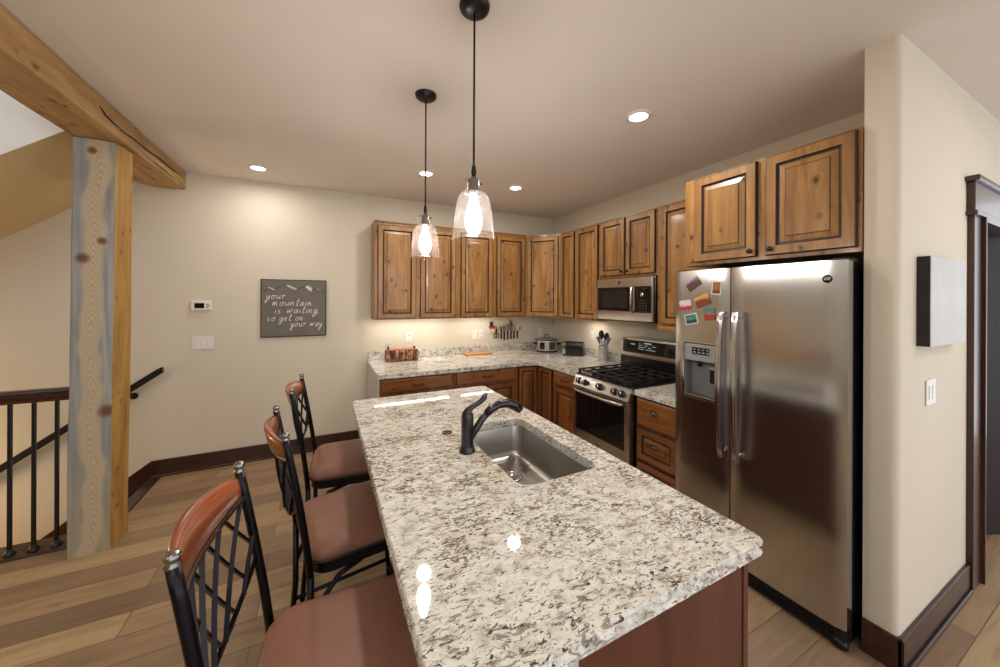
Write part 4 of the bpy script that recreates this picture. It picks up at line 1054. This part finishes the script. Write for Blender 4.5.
# toaster
to = thing('toaster', 'black two-slice toaster with chrome end beside the slow cooker', 'toaster', (2.775, 3.490, CT), math.atan2(-0.77, 0.64))
b = MB(); b.box(-0.120, 0.128, -0.068, 0.068, 0.0, 0.022, 0.006); b.obj('base', 'black_plastic', to)
def tl(x, k): return [(x, y * k, 0.018 + (z - 0.018) * (1 if k == 1 else 0.985)) for y, z in [(-0.066, 0.02), (-0.066, 0.130), (-0.058, 0.160), (-0.040, 0.175), (0.040, 0.175), (0.058, 0.160), (0.066, 0.130), (0.066, 0.02)]]
b = MB(); b.loft([tl(-0.085, 1), tl(0.118, 1), tl(0.126, 0.93)], cap0=True, cap1=True); sh = b.obj('shell', 'black_enamel', to)
b = MB(); b.loft([tl(-0.126, 0.90), tl(-0.118, 1.0), tl(-0.0845, 1.004)], cap0=True, cap1=True); en = b.obj('end_cover', 'chrome', to)
b = MB(); b.box(-0.142, -0.124, -0.018, 0.018, 0.105, 0.120, 0.004); b.lathe([(0.0, 0.0), (0.015, 0.0), (0.015, 0.012), (0.0, 0.012)], 14, (-0.128, 0, 0.045)); b.obj('lever', 'black_plastic', en)
for y in (-0.024, 0.024):
    b = MB(); b.box(-0.07, 0.10, y - 0.012, y + 0.012, 0.1735, 0.1765, 0.001); b.obj('slot', 'nickel', sh)
# utensil crock with its utensils
cx, cy = 2.852, 3.045
cr = tag(None or MB().lathe([(0.0, 0.0), (0.052, 0.0), (0.055, 0.004), (0.055, 0.168), (0.0565, 0.171), (0.0525, 0.171), (0.0515, 0.006), (0.0, 0.006)], 28).obj('utensil_crock', 'stainless', loc=(cx, cy, CT)), 'tall stainless steel utensil crock beside the range', 'crock')
view = Vector((-0.894 * -1, -0.447, 0)).normalized()      # direction along the picture, to the near side
def utensil(name, label, side, depth, head, mat, tip_h, lean, grp='utensils in the crock'):
    base = Vector((cx, cy, CT + 0.012)) + view * lean * 0.15 + Vector((0.447, 0.894, 0)) * depth
    top = Vector((cx, cy, CT + tip_h)) + view * lean + Vector((0.447, 0.894, 0)) * depth
    t = thing(name, label, 'utensil', base, 0, grp)
    d = top - base; n = d.normalized()
    b = MB(); b.cyl((0, 0, 0), d * 0.72, 0.0055, 8); b.obj('handle', 'black_plastic' if head != 'spatula' else 'nickel', t)
    rot = n.to_track_quat('Z', 'Y').to_matrix().to_4x4()
    b = MB(); h0 = d.length * 0.70
    fac = Matrix.Translation(n * h0) @ rot @ Matrix.Rotation(math.radians(75 + lean * 300), 4, 'Z')
    L = d.length - h0
    if head == 'spoon' or head == 'ladle':
        t2 = bmesh.new(); bmesh.ops.create_uvsphere(t2, u_segments=14, v_segments=8, radius=0.5)
        bmesh.ops.scale(t2, vec=(0.062, 0.026 if head == 'spoon' else 0.05, L * 1.05), verts=t2.verts); bmesh.ops.translate(t2, vec=(0, 0, L / 2), verts=t2.verts)
        b.merge(t2, True, fac)
    elif head == 'spatula':
        t2 = bmesh.new(); bmesh.ops.create_cube(t2, size=1); bmesh.ops.scale(t2, vec=(0.055, 0.008, L), verts=t2.verts)
        for v in t2.verts:
            v.co.z += L / 2
            if v.co.z < 0.01: v.co.x *= 0.4
        bmesh.ops.bevel(t2, geom=list(t2.edges), offset=0.0035, segments=2, affect='EDGES'); b.merge(t2, False, fac)
    else:
        t2 = bmesh.new(); bmesh.ops.create_cube(t2, size=1); bmesh.ops.scale(t2, vec=(0.045, 0.004, L), verts=t2.verts); bmesh.ops.translate(t2, vec=(0, 0, L / 2), verts=t2.verts)
        bmesh.ops.bevel(t2, geom=list(t2.edges), offset=0.0018, segments=1, affect='EDGES'); b.merge(t2, False, fac)
    b.obj('head', mat, t)
utensil('spatula', 'dark blue spatula leaning out of the crock towards the toaster', -0.10, 0.0, 'spatula', 'blue_silicone', 0.275, -0.060)
utensil('ladle', 'black ladle standing tallest in the crock', -0.04, 0.024, 'ladle', 'black_plastic', 0.345, -0.022)
utensil('serving_spoon', 'black round spoon in the crock towards the range', 0.06, 0.020, 'spoon', 'black_plastic', 0.315, 0.045)
utensil('turner', 'steel turner with pale blade in the middle of the crock', 0.02, -0.026, 'turner', 'nickel', 0.240, 0.012)
utensil('spatula', 'grey blue spatula leaning out of the crock over the range', 0.12, 0.0, 'spatula', 'grey_silicone', 0.265, 0.060)

# knife rack and knives on the back wall
YW = YB - 0.001
tag(MB().box(-0.175, 0.175, -0.018, 0.0, -0.022, 0.022, 0.003).obj('knife_rack', 'rack_wood', loc=(2.253, YW, 1.215)), 'pale wooden magnetic knife rack on the wall under the cabinets', 'knife rack')
for (x, bl, hl, wd_, lb) in ((2.115, 0.075, 0.10, 0.020, 'smallest black-handled knife beside the shears'), (2.160, 0.085, 0.125, 0.022, 'long-handled narrow knife second from the shears'), (2.212, 0.10, 0.115, 0.026, 'medium knife third from the shears'),
                         (2.262, 0.165, 0.110, 0.046, 'large cleaver-like knife rising highest above the rack'), (2.308, 0.095, 0.110, 0.030, 'knife just past the cleaver-like knife'), (2.362, 0.085, 0.105, 0.036, 'knife with broad blade at far rack end')):
    t = thing('kitchen_knife', lb, 'knife', (x, YW - 0.019, 1.185), 0, 'knives on the wall rack')
    b = MB(); b.prism([(-wd_ / 2, 0.0), (wd_ / 2, 0.0), (wd_ / 2, bl * 0.8), (-wd_ / 2, bl)], 'y', -0.003, 0.0); b.obj('blade', 'chrome', t)
    b = MB(); b.box(-0.010, 0.010, -0.014, 0.0, -hl, 0.0, 0.004); b.obj('handle', 'black_plastic', t)
t = thing('kitchen_shears', 'kitchen shears with dark ring handles hanging at rack end', 'shears', (2.050, YW - 0.004, 1.185))
b = MB(); b.prism([(-0.014, 0.0), (0.014, 0.0), (0.004, 0.075)], 'y', -0.006, 0.0); b.obj('blade', 'chrome', t)
for s in (-1, 1):
    b = MB(); b.tube([(s * 0.020 + 0.018 * math.cos(a), -0.006, -0.060 + 0.032 * math.sin(a)) for a in arc(0, 2 * PI, 17)], 0.005, 8); b.tube([(s * 0.003, -0.006, 0.005), (s * 0.012, -0.006, -0.032)], 0.006, 8); b.obj('ring_handle', 'black_plastic', t)
t = thing('wall_ornament', 'small red, cream and black ornament hung above the shears', 'ornament', (1.985, YW, 1.22))
b = MB(); b.box(-0.040, 0.040, -0.020, 0.0, -0.055, 0.000, 0.008); b.obj('body', 'cream', t)
b = MB(); b.box(-0.042, 0.042, -0.024, 0.0, 0.000, 0.035, 0.008); b.obj('scarf', 'red_paint', t)
b = MB(); b.ball((-0.015, -0.022, 0.075), 0.022, 12); b.box(-0.032, 0.002, -0.03, 0.0, 0.030, 0.060, 0.006); b.obj('head', 'black_plastic', t)

# outlets and switches
def plate(name, label, loc, rz, w, h, kind, gangs=1, grp='wall plates'):
    t = thing(name, label, 'outlet' if name == 'wall_outlet' else 'switch', loc, rz, grp)
    b = MB(); b.box(-w / 2, w / 2, -0.006, 0.0, -h / 2, h / 2, 0.003); b.obj('cover_plate', 'white_plastic', t)
    for g in range(gangs):
        x = (g - (gangs - 1) / 2) * 0.046
        if kind == 'outlet':
            for z in (-0.02, 0.02):
                b = MB(); b.lathe([(0.0, 0.003), (0.0155, 0.003), (0.0165, 0.0)], 16); bmesh.ops.transform(b.bm, matrix=Matrix.Translation((x, -0.0055, z)) @ Matrix.Rotation(PI / 2, 4, 'X'), verts=b.bm.verts)
                so = b.obj('socket', 'white_plastic', t)
                b = MB(); b.box(x - 0.007, x - 0.005, -0.0092, -0.008, z - 0.004, z + 0.006); b.box(x + 0.005, x + 0.007, -0.0092, -0.008, z - 0.004, z + 0.006); b.obj('slot', 'ivory_slot', so)
        else:
            b = MB(); b.box(x - 0.017, x + 0.017, -0.0095, -0.004, -0.033, 0.033, 0.003); b.obj('rocker', 'white_plastic', t)
    return t
plate('wall_outlet', 'white outlet on the back wall above the bark box', (0.903, YW, 1.165), 0, 0.075, 0.118, 'outlet')
plate('light_switch', 'white switch plate, one of a pair, on the bark-box side', (1.738, YW, 1.150), 0, 0.072, 0.118, 'switch')
plate('wall_outlet', 'white outlet plate, one of a pair, on the knife-rack side', (1.832, YW, 1.150), 0, 0.072, 0.118, 'outlet')
plate('wall_outlet', 'white outlet on the wall behind the slow cooker', (2.755, YW, 1.150), 0, 0.075, 0.118, 'outlet')
plate('wall_outlet', 'white outlet on the wall between toaster and utensil crock', (XR - 0.001, 3.365, 1.165), RZ, 0.075, 0.118, 'outlet')
plate('light_switch', 'white triple switch plate below the thermostat', (-1.020, YW, 1.190), 0, 0.165, 0.125, 'switch', 3)
plate('light_switch', 'white double switch plate beneath the canvas by the doorway', (2.610, 0.581, 1.172), 0, 0.125, 0.122, 'switch', 2)
th = thing('thermostat', 'white thermostat with dark display on the wall by the post', 'thermostat', (-1.028, YW, 1.537))
b = MB(); b.box(-0.078, 0.078, -0.030, 0.0, -0.048, 0.048, 0.014, 4); b.obj('case', 'white_plastic', th)
b = MB(); b.box(-0.046, 0.026, -0.0325, -0.028, -0.024, 0.024, 0.002); b.obj('display', 'black_glass', th)
for (x, z) in ((0.048, 0.012), (0.060, 0.0), (0.048, -0.012)):
    b = MB(); b.box(x - 0.006, x + 0.006, -0.033, -0.029, z - 0.005, z + 0.005, 0.002); b.obj('button', 'dark_grey', th)

# lettered sign
sg = thing('wall_sign', 'grey square sign with white handwritten quote and mountain line', 'sign', (-0.272, YW, 1.508))
b = MB(); b.box(-0.293, 0.293, -0.022, 0.0, -0.293, 0.293, 0.003); b.obj('board', 'sign_black', sg)
b = MB(); b.box(-0.284, 0.284, -0.0235, -0.020, -0.284, 0.284, 0.001); b.obj('face', 'sign_grey', sg)
GLYPH = {   # single-stroke handwriting, unit x-height
 'y': [[(0, 1), (.15, .25), (.45, .2), (.7, 1)], [(.7, 1), (.55, .0), (.3, -1.0), (-.05, -.9), (.2, -.35), (.9, .2)]], 'o': [[(.5, 1), (.1, .8), (0, .35), (.25, 0), (.6, .2), (.65, .75), (.45, 1), (.9, .85)]],
 'u': [[(0, 1), (.05, .25), (.3, 0), (.6, .4), (.7, 1), (.7, .2), (.95, .1)]], 'r': [[(0, .9), (.15, 1), (.12, 0)], [(.12, .5), (.4, 1.0), (.7, .85)]],
 'm': [[(0, 1), (0, 0), (.15, .8), (.35, .95), (.42, 0), (.55, .8), (.78, .95), (.85, .1), (1.05, .1)]], 'n': [[(0, 1), (0, 0), (.2, .85), (.5, .95), (.6, .1), (.85, .1)]],
 't': [[(.35, 2.0), (.2, .2), (.4, 0), (.6, .15)], [(0, 1.25), (.7, 1.35)]], 'a': [[(.65, .9), (.25, .95), (0, .35), (.2, 0), (.55, .4), (.7, 1), (.65, .15), (.9, .1)]],
 'i': [[(.1, 1), (.05, .15), (.3, .1)], [(.18, 1.5), (.22, 1.56)]], 's': [[(.5, .95), (.15, .85), (.15, .6), (.5, .4), (.45, .05), (.0, .05)]], 'w': [[(0, 1), (.12, .1), (.42, .9), (.55, .1), (.95, 1.0), (1.1, .9)]],
 'g': [[(.65, .9), (.25, .95), (0, .4), (.25, .05), (.6, .5), (.7, 1), (.55, -.6), (.2, -1.0), (-.05, -.7), (.4, -.2), (.9, .15)]], 'e': [[(0, .5), (.5, .6), (.45, .95), (.15, .9), (.0, .4), (.25, 0), (.7, .2)]], ',': [[(.05, .1), (-.05, -.35)]]}
WIDE = {'m': 1.3, 'w': 1.35, 'i': .5, ',': .4, ' ': .75, 't': .8}
for word, xa, xb, zb in (('your', -.250, -.070, .096), ('mountain', -.195, .165, .026), ('is waiting,', -.175, .235, -.052), ('so get on', -.240, .085, -.128), ('your way', -.035, .262, -.190)):
    tot = sum(WIDE.get(ch, 1.0) for ch in word); k = (xb - xa) / tot; cx_ = xa; xh = 0.036
    b = MB()
    for ch in word:
        for st in GLYPH.get(ch, []):
            pts = [Vector((cx_ + (u * 0.85 + 0.18 * w_) * k, -0.0242, zb + w_ * xh)) for u, w_ in st]
            sm = []
            for q in range(len(pts) - 1):
                p0, p1, p2, p3 = pts[max(q - 1, 0)], pts[q], pts[q + 1], pts[min(q + 2, len(pts) - 1)]
                for tt in (0, .25, .5, .75): sm.append(0.5 * ((2 * p1) + (p2 - p0) * tt + (2 * p0 - 5 * p1 + 4 * p2 - p3) * tt ** 2 + (3 * p1 - p0 - 3 * p2 + p3) * tt ** 3))
            sm.append(pts[-1])
            b.tube(sm, [0.0024 + 0.0014 * abs(math.sin(q * 0.5)) for q in range(len(sm))], 5)
        cx_ += WIDE.get(ch, 1.0) * k
    b.obj('lettering', 'ink_white', sg)
b = MB()
pk = [(-0.265, 0.170), (-0.215, 0.205), (-0.165, 0.195), (-0.075, 0.250), (0.015, 0.190), (0.085, 0.225), (0.115, 0.238), (0.180, 0.195), (0.215, 0.205), (0.265, 0.175)]
b.tube([(x, -0.0242, z) for x, z in pk], 0.0025, 6); b.obj('mountain_line', 'sign_black', sg)
b = MB()
for pts in ([(-0.235, 0.205), (-0.215, 0.213), (-0.170, 0.190), (-0.182, 0.186)], [(-0.075, 0.250), (-0.02, 0.222), (0.022, 0.198), (0.012, 0.186), (-0.03, 0.205), (-0.06, 0.222)],
            [(0.095, 0.222), (0.120, 0.240), (0.150, 0.222), (0.172, 0.200), (0.150, 0.200), (0.155, 0.170), (0.125, 0.192)], [(0.195, 0.206), (0.215, 0.208), (0.245, 0.190), (0.238, 0.184)]):
    b.prism(pts, 'y', -0.0246, -0.0232)
b.obj('snow_cap', 'ink_white', sg)

# canvas by the doorway
cv = thing('wall_canvas', 'pale blank canvas with dark side edges on the wall beside the doorway', 'picture', (2.43, 0.581, 1.608))
b = MB(); b.box(0.0, 0.52, -0.040, 0.0, -0.205, 0.205, 0.002); b.obj('frame', 'sign_black', cv)
b = MB(); b.box(0.002, 0.522, -0.043, -0.038, -0.207, 0.205, 0.002); b.obj('face', 'canvas_white', cv)
